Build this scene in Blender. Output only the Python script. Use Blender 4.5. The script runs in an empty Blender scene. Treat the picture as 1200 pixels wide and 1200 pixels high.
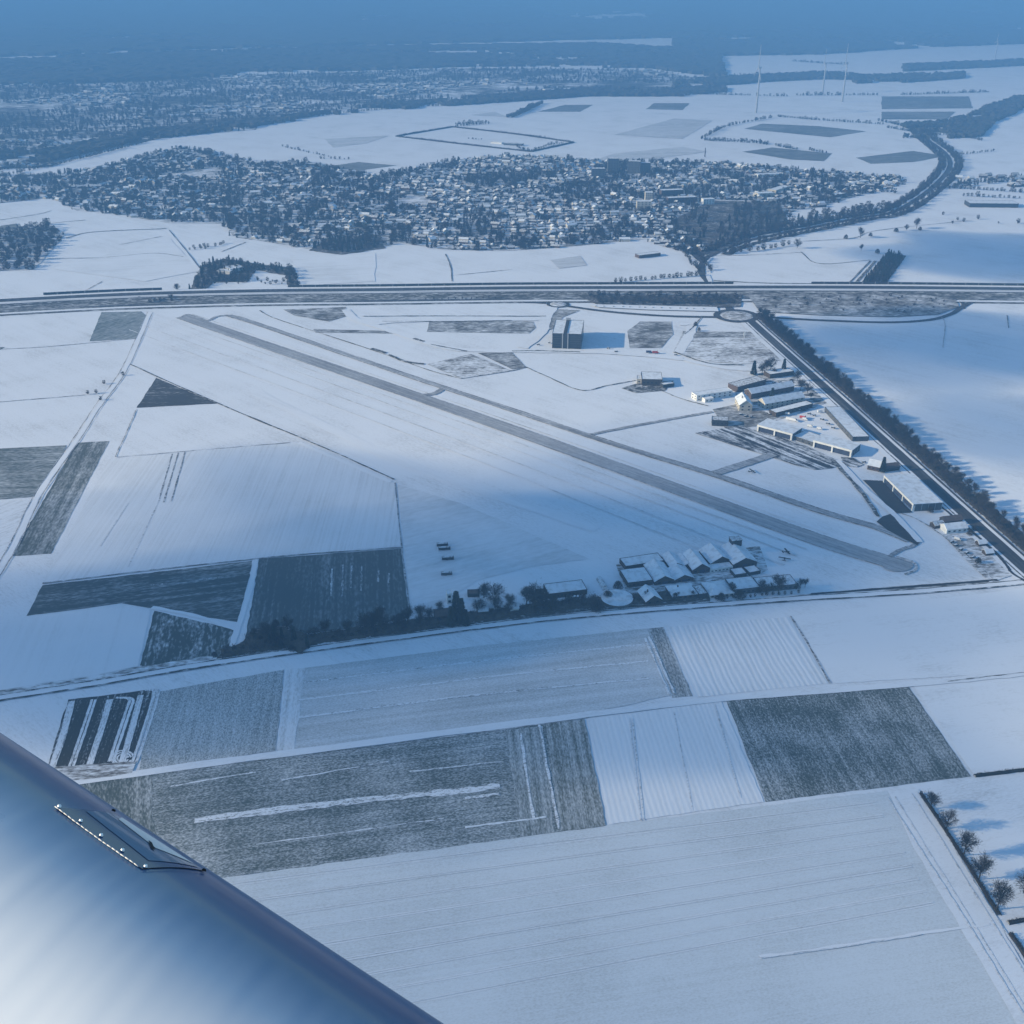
import bpy, bmesh, math, random
import numpy as np
from mathutils import Vector, Matrix

random.seed(11); RNG = np.random.default_rng(11)
SC = bpy.context.scene
COL = SC.collection

# ------------------------------------------------------------------ camera, light, exposure
ALT = 450.0                                   # flying height over the plain, metres
FPX = 1258.0                                  # focal length in pixels of a 1200 px frame
PITCH = math.atan(640.0 / FPX)
cam_d = bpy.data.cameras.new('camera'); cam = bpy.data.objects.new('camera', cam_d); COL.objects.link(cam)
cam.location = (0, 0, ALT); cam.rotation_euler = (math.pi / 2 - PITCH, 0, 0)
cam_d.sensor_fit = 'HORIZONTAL'; cam_d.sensor_width = 36.0
cam_d.lens = 36.0 * FPX / 1200.0
cam_d.clip_start = 0.05; cam_d.clip_end = 120000
SC.camera = cam

SUN_EL, SUN_AZ = math.radians(19.5), math.atan2(-0.985, -0.12)     # azimuth measured from +Y towards +X
TO_SUN = Vector((math.sin(SUN_AZ) * math.cos(SUN_EL), math.cos(SUN_AZ) * math.cos(SUN_EL), math.sin(SUN_EL)))
w = bpy.data.worlds.new('World'); SC.world = w; w.use_nodes = True
nt = w.node_tree
bg = nt.nodes['Background']
sky = nt.nodes.new('ShaderNodeTexSky'); sky.sky_type = 'NISHITA'; sky.sun_disc = False
sky.sun_elevation = SUN_EL; sky.sun_rotation = SUN_AZ % (2 * math.pi)
sky.altitude = 300; sky.air_density = 1.0; sky.dust_density = 0.1; sky.ozone_density = 1.0
tint = nt.nodes.new('ShaderNodeMix'); tint.data_type = 'RGBA'; tint.blend_type = 'MULTIPLY'; tint.inputs['Factor'].default_value = 1.0
tint.inputs['B'].default_value = (0.70, 0.95, 1.06, 1)          # deep cold winter blue
nt.links.new(sky.outputs[0], tint.inputs['A']); nt.links.new(tint.outputs['Result'], bg.inputs[0]); bg.inputs[1].default_value = 0.122
sun_d = bpy.data.lights.new('sun', 'SUN'); sun = bpy.data.objects.new('sun', sun_d); COL.objects.link(sun)
sun_d.energy = 5.0; sun_d.angle = math.radians(0.5); sun_d.color = (1.0, 0.85, 0.58)
sun.rotation_euler = (-TO_SUN).to_track_quat('-Z', 'Y').to_euler()
sun.location = (-300, -50, 900)
SC.view_settings.view_transform = 'Standard'; SC.view_settings.look = 'None'
SC.view_settings.exposure = 0.76; SC.view_settings.gamma = 1.0
cy = SC.cycles
cy.use_denoising = True
cy.max_bounces = 6; cy.diffuse_bounces = 2; cy.glossy_bounces = 3; cy.transmission_bounces = 4
cy.volume_bounces = 1; cy.transparent_max_bounces = 12

# ------------------------------------------------------------------ helpers
CP, SP_ = math.cos(PITCH), math.sin(PITCH)
def ray(px, py):
    u = (px - 600.0) / FPX; v = (py - 600.0) / FPX
    return Vector((u, CP - v * SP_, -SP_ - v * CP))
def G(px, py, z=0.0):
    """the point of the plain (height z) that was surveyed at this place of the photograph"""
    d = ray(px, py); t = (z - ALT) / d.z
    return Vector((d.x * t, d.y * t, z))
def G2(p): q = G(p[0], p[1]); return (q.x, q.y)
def dist_of(x, y): return math.sqrt(x * x + y * y + ALT * ALT)

def new_obj(name, me, mat=None, parent=None, kind=None):
    o = bpy.data.objects.new(name, me); COL.objects.link(o)
    if mat is not None and me is not None:
        for m in (mat if isinstance(mat, (list, tuple)) else [mat]):
            me.materials.append(m)
    if parent is not None: o.parent = parent
    if kind: o['kind'] = kind
    return o
def tag(o, label, cat, group=None):
    o['label'] = label; o['category'] = cat
    if group: o['group'] = group
    return o
def empty(name, loc=(0, 0, 0), rz=0.0):
    o = bpy.data.objects.new(name, None); COL.objects.link(o)
    o.location = loc; o.rotation_euler = (0, 0, rz); o.empty_display_size = 1
    return o
def copy_tree(o, parent=None):
    c = o.copy(); COL.objects.link(c)
    if parent is not None: c.parent = parent
    for ch in list(o.children): copy_tree(ch, c)
    return c
def np_mesh(name, V, F, mi=None, smooth=False):
    V = np.asarray(V, np.float32).reshape(-1, 3); F = np.asarray(F, np.int32).reshape(-1, 3)
    me = bpy.data.meshes.new(name)
    me.vertices.add(len(V)); me.vertices.foreach_set('co', V.ravel())
    me.loops.add(F.size); me.loops.foreach_set('vertex_index', F.ravel())
    me.polygons.add(len(F)); me.polygons.foreach_set('loop_start', np.arange(0, F.size, 3, dtype=np.int32))
    if mi is not None: me.polygons.foreach_set('material_index', np.asarray(mi, np.int32))
    me.polygons.foreach_set('use_smooth', np.full(len(F), smooth))
    me.update(calc_edges=True); me.validate()
    return me

class MB:
    """collects shapes and links them as one mesh object"""
    def __init__(s): s.v = []; s.f = []
    def add(s, vs, fs):
        b = len(s.v); s.v += [tuple(v) for v in vs]; s.f += [tuple(i + b for i in f) for f in fs]; return s
    def box(s, x0, y0, z0, x1, y1, z1):
        v = [(x0, y0, z0), (x1, y0, z0), (x1, y1, z0), (x0, y1, z0), (x0, y0, z1), (x1, y0, z1), (x1, y1, z1), (x0, y1, z1)]
        return s.add(v, [(0, 3, 2, 1), (4, 5, 6, 7), (0, 1, 5, 4), (1, 2, 6, 5), (2, 3, 7, 6), (3, 0, 4, 7)])
    def tube(s, a, b, ra, rb, n=6):
        a, b = Vector(a), Vector(b); d = (b - a).normalized()
        x = d.orthogonal().normalized(); y = d.cross(x)
        vs = []
        for p, r in ((a, ra), (b, rb)):
            for k in range(n):
                t = 2 * math.pi * k / n; vs.append(p + x * (r * math.cos(t)) + y * (r * math.sin(t)))
        fs = [(k, (k + 1) % n, n + (k + 1) % n, n + k) for k in range(n)]
        return s.add(vs, fs + [tuple(range(n - 1, -1, -1)), tuple(range(n, 2 * n))])
    def mesh(s, name):
        me = bpy.data.meshes.new(name); me.from_pydata(s.v, [], s.f); me.update(); return me
    def build(s, name, mat, parent=None, smooth=False, bevel=0):
        me = s.mesh(name)
        if bevel:
            bm = bmesh.new(); bm.from_mesh(me)
            bmesh.ops.bevel(bm, geom=list(bm.edges), offset=bevel, segments=2, affect='EDGES'); bm.to_mesh(me); bm.free()
        if smooth:
            for p in me.polygons: p.use_smooth = True
        return new_obj(name, me, mat, parent)

# ------------------------------------------------------------------ materials
def principled(name, col, rough=0.8, spec=0.3, metal=0.0):
    m = bpy.data.materials.new(name); m.use_nodes = True
    b = m.node_tree.nodes['Principled BSDF']
    b.inputs['Base Color'].default_value = (*col, 1); b.inputs['Roughness'].default_value = rough
    b.inputs['Specular IOR Level'].default_value = spec; b.inputs['Metallic'].default_value = metal
    return m
def mottled(name, c0, c1, scale=0.4, rough=0.85, spec=0.2, lo=0.35, hi=0.65, rand=0.0, detail=4):
    """two tones mixed by noise in object space, with a per-object shift"""
    m = principled(name, c0, rough, spec); n = m.node_tree.nodes; L = m.node_tree.links
    tc = n.new('ShaderNodeTexCoord'); nz = n.new('ShaderNodeTexNoise'); nz.inputs['Scale'].default_value = scale
    nz.inputs['Detail'].default_value = detail
    L.new(tc.outputs['Object'], nz.inputs['Vector'])
    mr = n.new('ShaderNodeMapRange'); mr.inputs['From Min'].default_value = lo; mr.inputs['From Max'].default_value = hi
    L.new(nz.outputs['Fac'], mr.inputs['Value'])
    mx = n.new('ShaderNodeMix'); mx.data_type = 'RGBA'
    mx.inputs['A'].default_value = (*c0, 1); mx.inputs['B'].default_value = (*c1, 1)
    L.new(mr.outputs[0], mx.inputs['Factor'])
    out = mx.outputs['Result']
    if rand:
        oi = n.new('ShaderNodeObjectInfo'); hs = n.new('ShaderNodeHueSaturation')
        mr2 = n.new('ShaderNodeMapRange'); mr2.inputs['To Min'].default_value = 1 - rand; mr2.inputs['To Max'].default_value = 1 + rand
        L.new(oi.outputs['Random'], mr2.inputs['Value']); L.new(mr2.outputs[0], hs.inputs['Value'])
        L.new(out, hs.inputs['Color']); out = hs.outputs['Color']
    L.new(out, n['Principled BSDF'].inputs['Base Color'])
    return m

SNOW = (0.74, 0.765, 0.82)
def field_mat(name, dark, cover, ang=None, spacing=4.0, rowk=0.3, spk=0.4, sps=1.2, patch=0.2, patchs=90.0, soft=0.28,
              furrow=0.0, bump=0.0, snow=SNOW, aniso=0.35):
    m = principled(name, snow, 0.9, 0.1); n = m.node_tree.nodes; L = m.node_tree.links
    geo = n.new('ShaderNodeNewGeometry')
    rot = n.new('ShaderNodeVectorRotate'); rot.rotation_type = 'Z_AXIS'; rot.inputs['Angle'].default_value = -(ang or 0.0)
    L.new(geo.outputs['Position'], rot.inputs['Vector'])
    def noise(sx, sy, detail, off):
        mp = n.new('ShaderNodeMapping'); mp.inputs['Scale'].default_value = (sx, sy, 1); mp.inputs['Location'].default_value = (off, off * 1.7, 0)
        L.new(rot.outputs[0], mp.inputs['Vector'])
        nz = n.new('ShaderNodeTexNoise'); nz.inputs['Scale'].default_value = 1.0; nz.inputs['Detail'].default_value = detail
        nz.inputs['Roughness'].default_value = 0.6
        L.new(mp.outputs[0], nz.inputs['Vector']); return nz.outputs['Fac']
    def madd(v, k, add):
        q = n.new('ShaderNodeMath'); q.operation = 'MULTIPLY_ADD'; L.new(v, q.inputs[0]); q.inputs[1].default_value = k
        if isinstance(add, float): q.inputs[2].default_value = add
        else: L.new(add, q.inputs[2])
        return q.outputs[0]
    off = random.uniform(0, 50)
    tot = madd(noise(aniso / sps, 1 / sps, 3, off), 3 * spk, cover - 1.5 * (spk + rowk + patch))
    rown = noise(0.006, 1 / spacing, 3, off + 9)
    tot = madd(rown, 3 * rowk, tot)
    tot = madd(noise(1 / patchs, 1 / patchs, 3, off + 3), 3 * patch, tot)
    if furrow:
        sep = n.new('ShaderNodeSeparateXYZ'); L.new(rot.outputs[0], sep.inputs[0])
        wob = madd(noise(0.02, 0.06, 3, off + 5), 9.0, madd(sep.outputs['Y'], 2 * math.pi / spacing, 0.0))
        sn = n.new('ShaderNodeMath'); sn.operation = 'SINE'; L.new(wob, sn.inputs[0])
        tot = madd(sn.outputs[0], furrow, tot); rown = madd(sn.outputs[0], 0.5, rown)
    mr = n.new('ShaderNodeMapRange'); mr.interpolation_type = 'SMOOTHSTEP'
    mr.inputs['From Min'].default_value = 0.5 - soft; mr.inputs['From Max'].default_value = 0.5 + soft
    L.new(tot, mr.inputs['Value'])
    mx = n.new('ShaderNodeMix'); mx.data_type = 'RGBA'
    mx.inputs['A'].default_value = (*dark, 1); mx.inputs['B'].default_value = (*snow, 1)
    L.new(mr.outputs[0], mx.inputs['Factor']); L.new(mx.outputs['Result'], n['Principled BSDF'].inputs['Base Color'])
    if bump:
        bp = n.new('ShaderNodeBump'); bp.inputs['Strength'].default_value = 1.0; bp.inputs['Distance'].default_value = bump
        L.new(rown, bp.inputs['Height']); L.new(bp.outputs[0], n['Principled BSDF'].inputs['Normal'])
    return m
def ang_px(a, b):
    p, q = G(*a), G(*b); return math.atan2(q.y - p.y, q.x - p.x)

GREEN = (0.060, 0.066, 0.052); SOIL = (0.055, 0.048, 0.042); STUB = (0.16, 0.15, 0.13); GRASS = (0.10, 0.098, 0.08)
M = {}
M['plain'] = field_mat('snow_plain', STUB, 0.90, ang_px((300, 401), (960, 634)), 9, 0.15, 0.26, 1.6, 0.26, 80, 0.5)
M['snow'] = field_mat('snow_clean', STUB, 0.93, 0.3, 5, 0.12, 0.26, 1.2, 0.22, 50, 0.5)
M['road_snow'] = field_mat('snow_trodden', (0.2, 0.2, 0.2), 1.0, 0.1, 2, 0.15, 0.2, 1.0, 0.15, 40, 0.4)
M['runway'] = field_mat('runway_frosted', (0.09, 0.09, 0.095), 0.40, ang_px((300, 401), (960, 634)), 3.0, 0.16, 0.10, 2.0, 0.08, 60, 0.5)
M['taxi'] = field_mat('taxiway_frosted', (0.08, 0.08, 0.085), 0.40, ang_px((300, 380), (960, 599)), 2.0, 0.25, 0.2, 1.5, 0.15, 50, 0.5)
M['asphalt'] = field_mat('asphalt_wet', (0.042, 0.042, 0.045), 0.10, ang_px((880, 377), (1200, 665)), 2.5, 0.16, 0.08, 1.5, 0.05, 60, 0.5)
M['asphalt_dark'] = field_mat('asphalt_dark', (0.04, 0.04, 0.043), 0.02, 0.0, 2.5, 0.1, 0.1, 2, 0.08, 30, 0.5)
M['apron'] = field_mat('apron_slush', (0.045, 0.045, 0.048), 0.40, ang_px((870, 500), (985, 545)), 4.0, 0.55, 0.35, 2.0, 0.3, 25, 0.3)
M['motorway'] = field_mat('motorway_salted', (0.10, 0.10, 0.105), 0.62, 0.0, 4.0, 0.3, 0.1, 3, 0.1, 200, 0.5)
M['verge'] = field_mat('verge_grass', (0.07, 0.066, 0.055), 0.28, 0.0, 5, 0.15, 0.4, 3.0, 0.3, 40, 0.4)
M['rough'] = field_mat('rough_grass', (0.10, 0.092, 0.08), 0.34, 0.1, 4, 0.15, 0.42, 2.5, 0.36, 25, 0.42)
M['rough_light'] = field_mat('rough_grass_light', (0.12, 0.105, 0.09), 0.54, 0.1, 4, 0.25, 0.5, 2.0, 0.35, 25, 0.35)
M['ditch'] = field_mat('ditch_line', (0.06, 0.058, 0.052), 0.30, 0.0, 3, 0.1, 0.6, 2.0, 0.2, 20, 0.3)
M['line'] = field_mat('boundary_line', (0.10, 0.10, 0.10), 0.42, 0.0, 3, 0.1, 0.5, 2.0, 0.2, 20, 0.4)
M['rut'] = field_mat('wheel_rut', (0.19, 0.19, 0.19), 0.68, 0.6, 2, 0.3, 0.4, 1.0, 0.1, 30, 0.4)
M['village'] = field_mat('village_ground', (0.05, 0.048, 0.042), 0.52, 0.2, 12, 0.1, 0.6, 5.0, 0.4, 60, 0.35)
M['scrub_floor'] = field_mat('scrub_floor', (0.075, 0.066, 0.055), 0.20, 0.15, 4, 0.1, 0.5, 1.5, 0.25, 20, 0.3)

def jitter_edge(pts, step=14.0, amp=0.5):
    out = []
    n = len(pts)
    for i in range(n):
        a, b = Vector(pts[i]), Vector(pts[(i + 1) % n]); L = (b - a).length; k = max(1, int(L / step))
        nrm = Vector((-(b - a).y, (b - a).x)).normalized() if L else Vector((0, 0))
        for j in range(k):
            p = a.lerp(b, j / k)
            if j: p = p + nrm * random.uniform(-amp, amp)
            out.append((p.x, p.y))
    return out
SHEETS = [0]
def own_level(z):
    """no two sheets of ground share one plane"""
    SHEETS[0] += 1; return z + (SHEETS[0] * 37 % 101) * 0.0013
def patch(name, px, mat, z, step=14.0, amp=0.5):
    """a sheet of ground laid out on the plain"""
    z = own_level(z)
    pts = jitter_edge([G2(p) for p in px], step, amp)
    me = bpy.data.meshes.new(name); me.from_pydata([(x, y, z) for x, y in pts], [], [tuple(range(len(pts)))]); me.update()
    if me.polygons[0].normal.z < 0: me.flip_normals()
    return new_obj(name, me, mat, None, 'structure')
def smooth_line(pts, sub=6):
    if len(pts) < 3: 
        a, b = Vector(pts[0]), Vector(pts[1]); return [a.lerp(b, t / 12) for t in range(13)]
    P = [Vector(p) for p in pts]; P = [2 * P[0] - P[1]] + P + [2 * P[-1] - P[-2]]; out = []
    for i in range(1, len(P) - 2):
        p0, p1, p2, p3 = P[i - 1:i + 3]
        for k in range(sub):
            t = k / sub
            out.append(0.5 * ((2 * p1) + (p2 - p0) * t + (2 * p0 - 5 * p1 + 4 * p2 - p3) * t * t + (3 * p1 - p0 - 3 * p2 + p3) * t ** 3))
    out.append(P[-2]); return out
def strip_mesh(name, line, width, z, amp=0.0, z0=None):
    vs, fs = [], []
    for i, p in enumerate(line):
        d = (line[min(i + 1, len(line) - 1)] - line[max(i - 1, 0)]).normalized(); nrm = Vector((-d.y, d.x))
        wl = width / 2 + random.uniform(-amp, amp); wr = width / 2 + random.uniform(-amp, amp)
        a, b = p + nrm * wl, p - nrm * wr
        zz = z if z0 is None else z0
        vs += [(a.x, a.y, zz), (b.x, b.y, z)]
        if i: fs.append((2 * i - 2, 2 * i - 1, 2 * i + 1, 2 * i))
    me = bpy.data.meshes.new(name); me.from_pydata(vs, [], fs); me.update()
    if me.polygons[0].normal.z < 0: me.flip_normals()
    return me
def strip(name, px, width, mat, z, amp=0.0, off=0.0, sub=8):
    z = own_level(z)
    line = smooth_line([G2(p) for p in px], sub)
    if off: line = offset_line(line, off)
    return new_obj(name, strip_mesh(name, line, width, z, amp), mat, None, 'structure')
def offset_line(line, off):
    out = []
    for i, p in enumerate(line):
        d = (line[min(i + 1, len(line) - 1)] - line[max(i - 1, 0)]).normalized(); out.append(p + Vector((-d.y, d.x)) * off)
    return out

# ------------------------------------------------------------------ ground, fields, roads
vs, fs = [], []
xs = [-42000, -20000, -9000, -4000, -2000, -1000, -400, 0, 400, 1000, 2000, 4000, 9000, 20000, 42000]
ys = [-4000, -1000, 0, 400, 800, 1200, 1700, 2400, 3400, 5000, 8000, 14000, 26000, 60000]
for y in ys:
    for x in xs: vs.append((x, y, 0))
nx = len(xs)
for j in range(len(ys) - 1):
    for i in range(nx - 1): fs.append((j * nx + i, j * nx + i + 1, (j + 1) * nx + i + 1, (j + 1) * nx + i))
me = bpy.data.meshes.new('ground'); me.from_pydata(vs, [], fs); me.update()
new_obj('ground', me, M['plain'], None, 'structure')

Z1, Z2, Z3, Z4, Z5 = 0.15, 0.30, 0.45, 0.60, 0.75
def F(px, mat, z=Z1, name='field', amp=0.5): return patch(name, px, mat, z, 7.0, amp * 1.0)

# dark floors of scrub and woods
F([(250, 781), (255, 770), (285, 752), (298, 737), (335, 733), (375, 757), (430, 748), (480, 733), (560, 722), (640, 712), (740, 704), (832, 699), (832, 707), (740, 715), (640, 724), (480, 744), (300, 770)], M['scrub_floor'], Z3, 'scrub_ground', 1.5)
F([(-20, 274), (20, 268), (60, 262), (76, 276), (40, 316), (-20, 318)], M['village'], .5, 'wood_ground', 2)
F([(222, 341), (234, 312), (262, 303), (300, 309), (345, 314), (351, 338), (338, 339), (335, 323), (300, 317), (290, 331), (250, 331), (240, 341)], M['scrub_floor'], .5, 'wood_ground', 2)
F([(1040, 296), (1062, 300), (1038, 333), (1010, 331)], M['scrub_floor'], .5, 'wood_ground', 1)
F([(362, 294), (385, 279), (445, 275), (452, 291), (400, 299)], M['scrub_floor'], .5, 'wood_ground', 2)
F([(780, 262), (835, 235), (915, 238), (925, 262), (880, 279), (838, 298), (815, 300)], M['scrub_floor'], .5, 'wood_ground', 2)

# south of the lane
row1 = ang_px((262, 1029), (710, 967))
F([(262, 1029), (710, 967), (1040, 927), (1072, 985), (1120, 1060), (1200, 1190), (1230, 1260), (380, 1270), (120, 1048)],
  field_mat('stubble_snow', (0.20, 0.195, 0.17), 0.84, row1, 2.0, 0.10, 0.26, 0.8, 0.18, 60, 0.55, snow=(0.64, 0.68, 0.73), aniso=.5))
F([(40, 926), (100, 917), (685, 843), (710, 968), (262, 1029), (100, 1050)],
  field_mat('green_snowy', (0.076, 0.094, 0.086), 0.32, row1, 2.2, 0.14, 0.36, 1.0, 0.18, 40, 0.45, aniso=.6))
F([(592, 856), (636, 851), (650, 976), (610, 981)], field_mat('green_streaks', (0.085, 0.10, 0.088), 0.38, ang_px((640, 850), (657, 970)), 2.4, 0.26, 0.32, 0.9, 0.1, 60, 0.5), Z2)
F([(640, 849), (685, 843), (710, 968), (655, 975)], field_mat('green_streaks_dark', (0.085, 0.095, 0.075), 0.34, ang_px((660, 850), (680, 970)), 2.2, 0.28, 0.32, 0.9, 0.15, 40, 0.5), Z2)
F([(40, 927), (180, 907), (178, 952), (190, 1000), (100, 1040)], field_mat('green_plain', (0.072, 0.088, 0.078), 0.30, ang_px((175, 910), (180, 990)), 4, 0.15, 0.3, 1.2, 0.2, 30, 0.4), Z2)
M['stripe_snow'] = field_mat('drift_snow', (0.1, 0.105, 0.095), 0.74, row1, 1.2, 0.35, 0.75, 0.7, 0.2, 12, 0.35)
M['streak'] = field_mat('streak_snow', (0.07, 0.078, 0.075), 0.40, ang_px((390, 650), (385, 740)), 1.5, 0.3, 0.5, 0.9, 0.3, 14, 0.5)
strip('snow_drift', [(228, 963), (330, 949), (430, 938), (510, 930), (586, 922)], 5.0, M['stripe_snow'], Z3, 1.0)
for a, b, wd in (((545, 936), (585, 931), 2.2), ((200, 922), (300, 905), 1.2), ((330, 915), (455, 893), 1.0), ((480, 905), (590, 893), 1.0), ((545, 970), (640, 958), 1.4), ((300, 990), (520, 960), 0.9)):
    strip('snow_drift', [a, b], wd, M['stripe_snow'], Z3, 0.4)
for a, b in (((632, 850), (655, 972)), ((610, 860), (625, 960))): strip('wheel_track', [a, b], 1.6, M['stripe_snow'], Z3, 0.5)

row3 = ang_px((760, 835), (800, 955))
F([(688, 843), (845, 821), (895, 940), (712, 967)], field_mat('snow_rows', (0.25, 0.24, 0.22), 0.95, row3, 3.4, 0.20, 0.12, 1.2, 0.12, 50, 0.55, 0.03, 0.05))
F([(851, 820), (1064, 803), (1138, 910), (897, 940)], field_mat('winter_wheat', (0.066, 0.082, 0.074), 0.27, ang_px((930, 820), (990, 925)), 2.6, 0.18, 0.38, 1.0, 0.2, 30, 0.45, aniso=.55))
F([(1070, 803), (1215, 789), (1215, 903), (1142, 909)], field_mat('snow_smooth_east', STUB, 0.92, 0.2, 5, 0.14, 0.24, 1.3, 0.24, 45, 0.5))
row6 = ang_px((335, 880), (810, 817))
F([(334, 786), (560, 757), (758, 737), (788, 815), (690, 836), (326, 881)], field_mat('grey_stubble', (0.17, 0.175, 0.16), 0.60, row6, 6.0, 0.16, 0.26, 0.9, 0.12, 70, 0.55, aniso=.6))
F([(758, 737), (778, 735), (812, 816), (788, 818)], field_mat('grey_headland', (0.10, 0.105, 0.095), 0.44, ang_px((770, 735), (800, 815)), 4, 0.3, 0.3, 1.1, 0.1, 70, 0.4))
for a, b in (((756, 748), (784, 814)), ((760, 746), (790, 813))): strip('wheel_track', [a, b], 1.6, M['stripe_snow'], Z3, 0.5)
for y0 in (755, 775, 795): strip('wheel_track', [(350, y0 + 46), (560, y0 + 20), (760, y0)], 1.8, M['stripe_snow'], Z2, 0.5)
F([(334, 786), (358, 783), (345, 878), (324, 881)], field_mat('snow_strip', STUB, 0.78, ang_px((345, 785), (335, 880)), 3, 0.3, 0.25, 1.1, 0.1, 70, 0.45), Z2)
F([(178, 812), (333, 785), (323, 880), (163, 904)], field_mat('grey_wheat', (0.11, 0.125, 0.112), 0.46, ang_px((260, 800), (240, 890)), 3, 0.12, 0.36, 0.95, 0.1, 60, 0.5, aniso=.6))
F([(80, 820), (180, 808), (156, 902), (130, 908), (50, 915)], field_mat('beet_soil', (0.048, 0.046, 0.04), 0.16, ang_px((140, 815), (110, 900)), 2.5, 0.35, 0.4, 1.0, 0.1, 40, 0.3))
def track(px, wd=2.6):
    strip('wheel_track', px, wd, M['beet_snow'], Z2, 0.18, sub=14)
M['beet_snow'] = field_mat('beet_snow', (0.09, 0.09, 0.085), 0.76, ang_px((140, 815), (110, 900)), 0.9, 0.4, 0.45, 0.9, 0.15, 15, 0.4)
track([(84, 822), (74, 862), (60, 902)], 4.5)
for dx in (0, 4): track([(108 + dx, 820), (95 + dx, 860), (80 + dx, 903)], 1.8)
track([(129, 820), (118, 858), (103, 902)], 4.2)
for dx in (0, 4.5): track([(136 + dx, 818), (151 + dx, 820), (147 + dx, 836), (128 + dx, 893)], 2.0)
track([(165, 815), (156, 850), (143, 895)], 4.2)
for dx in (0, 5): track([(170 + dx, 809), (180 + dx, 810), (176 + dx, 830), (157 + dx, 888), (150 + dx, 898)], 2.0)
for r_ in (1.0, 0.75, 0.5):
    track([(144 + 13 * r_ * math.cos(t), 889 + 9 * r_ * math.sin(t)) for t in np.linspace(0.3, 6.1, 12)], 1.2)
F([(55, 900), (160, 893), (155, 906), (130, 911), (40, 922)], M['rough_light'], Z3)
row10 = ang_px((850, 732), (893, 812))
F([(782, 735), (924, 723), (972, 801), (815, 817)], field_mat('snow_furrows', (0.22, 0.22, 0.2), 0.92, row10, 4.2, 0.20, 0.12, 1.4, 0.15, 50, 0.55, 0.05, 0.12))
for a, b in (((738, 842), (751, 962)), ((741, 842), (755, 962)), ((790, 835), (812, 950)), ((838, 826), (868, 935))): strip('wheel_track', [a, b], .9, M['rut'], Z2, .2)
strip('ditch', [(926, 722), (945, 752), (973, 801)], 1.6, M['line'], Z2, 0.5)
F([(928, 722), (1215, 688), (1215, 787), (977, 801)], field_mat('snow_smooth', STUB, 0.94, 0.2, 5, 0.12, 0.24, 1.5, 0.24, 50, 0.5))
# field lane in the middle, trodden snow
strip('lane', [(60, 921), (330, 884), (690, 838), (850, 819), (1070, 802), (1215, 788)], 6.5, M['snow'], Z3, 0.5)
strip('ditch', [(350, 889), (690, 841)], 0.9, M['line'], Z3, 0.4)
strip('ditch', [(1110, 799), (1215, 787)], 0.9, M['line'], Z4, 0.4)
M['tram'] = field_mat('tramline', (0.24, 0.24, 0.225), 0.84, row1, 1.5, 0.25, 0.35, 0.8, 0.15, 30, 0.5)
for k in range(9):
    f_ = (k + .5) / 9; a_ = (262 + (430 - 262) * f_ - 20, 1029 + (1200 - 1029) * f_); b_ = (1022 + (1098 - 1022) * f_, 933 + (1062 - 930) * f_)
    for d_ in (0, 2.6): strip('wheel_track', [(a_[0], a_[1] + d_), ((a_[0] + b_[0]) / 2, (a_[1] + b_[1]) / 2 + d_ - 1), (b_[0], b_[1] + d_)], .6, M['tram'], Z2, .15)
# farm track on the right with wheel ruts
F([(1040, 927), (1076, 925), (1108, 965), (1165, 1072), (1240, 1200), (1210, 1230), (1110, 1062), (1066, 985)], M['snow'], Z2)
for pts in ([(1040, 935), (1075, 990), (1120, 1060), (1175, 1150), (1215, 1215)], [(1049, 934), (1083, 990), (1127, 1060), (1182, 1150), (1222, 1215)],
            [(1068, 930), (1100, 980), (1150, 1060), (1200, 1140), (1215, 1165)], [(1074, 928), (1106, 975), (1156, 1058), (1206, 1138)]):
    strip('wheel_track', pts, 0.8, M['rut'], Z3, 0.25)
strip('wheel_track', [(890, 1122), (990, 1108), (1080, 1094), (1160, 1084)], 1.4, M['road_snow'], Z3, 0.5)
strip('wheel_track', [(890, 1124), (990, 1110), (1080, 1096)], 0.5, M['rut'], Z4, 0.2)
F([(1142, 911), (1215, 903), (1215, 1078), (1172, 1078), (1118, 975), (1084, 927)], M['snow'], Z1)

# lane along the airfield's south side
SOUTH = [(-20, 821), (120, 799), (250, 777), (480, 745), (660, 723), (830, 709), (940, 701), (1060, 694), (1180, 684), (1215, 680)]
strip('verge', [(-20, 817), (120, 795), (250, 774)], 12, M['rough_light'], Z1, 1.5)
strip('road', SOUTH, 7.5, M['road_snow'], Z3, 0.5)
for o_, wd in ((-3.9, 1.5), (2.6, 1.1)): strip('road', SOUTH, wd, M['ditch'], Z4, 0.4, o_)
strip('ditch', [(955, 703), (1060, 695), (1175, 686)], 2.4, M['asphalt_dark'], Z4, 0.5, 8)
F([(930, 698), (1040, 688), (1170, 680), (1175, 684), (1040, 693), (935, 702)], M['rough'], Z2)

# west of the airfield
F([(105, 400), (119, 366), (166, 365), (173, 371), (160, 397)], field_mat('green_far', (0.09, 0.115, 0.11), 0.30, 0.9, 4, 0.1, 0.2, 3, 0.1, 80, 0.4))
wd_mat = field_mat('dark_wheat', (0.085, 0.10, 0.092), 0.30, ang_px((110, 520), (40, 650)), 5, 0.24, 0.22, 2, 0.2, 60, 0.4)
F([(-20, 527), (78, 522), (70, 540), (45, 582), (-20, 587)], field_mat('dark_grass', (0.09, 0.108, 0.10), 0.32, 0.05, 6, 0.22, 0.25, 2, 0.15, 60, 0.4))
F([(13, 652), (90, 519), (128, 517), (116, 540), (60, 649)], wd_mat)
F([(160, 478), (183, 443), (255, 473)], field_mat('dark_triangle', (0.06, 0.06, 0.055), 0.16, 0.0, 6, 0.25, 0.3, 2, 0.2, 40, 0.35))
F([(-20, 407), (6, 407), (-20, 420)], wd_mat)
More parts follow.
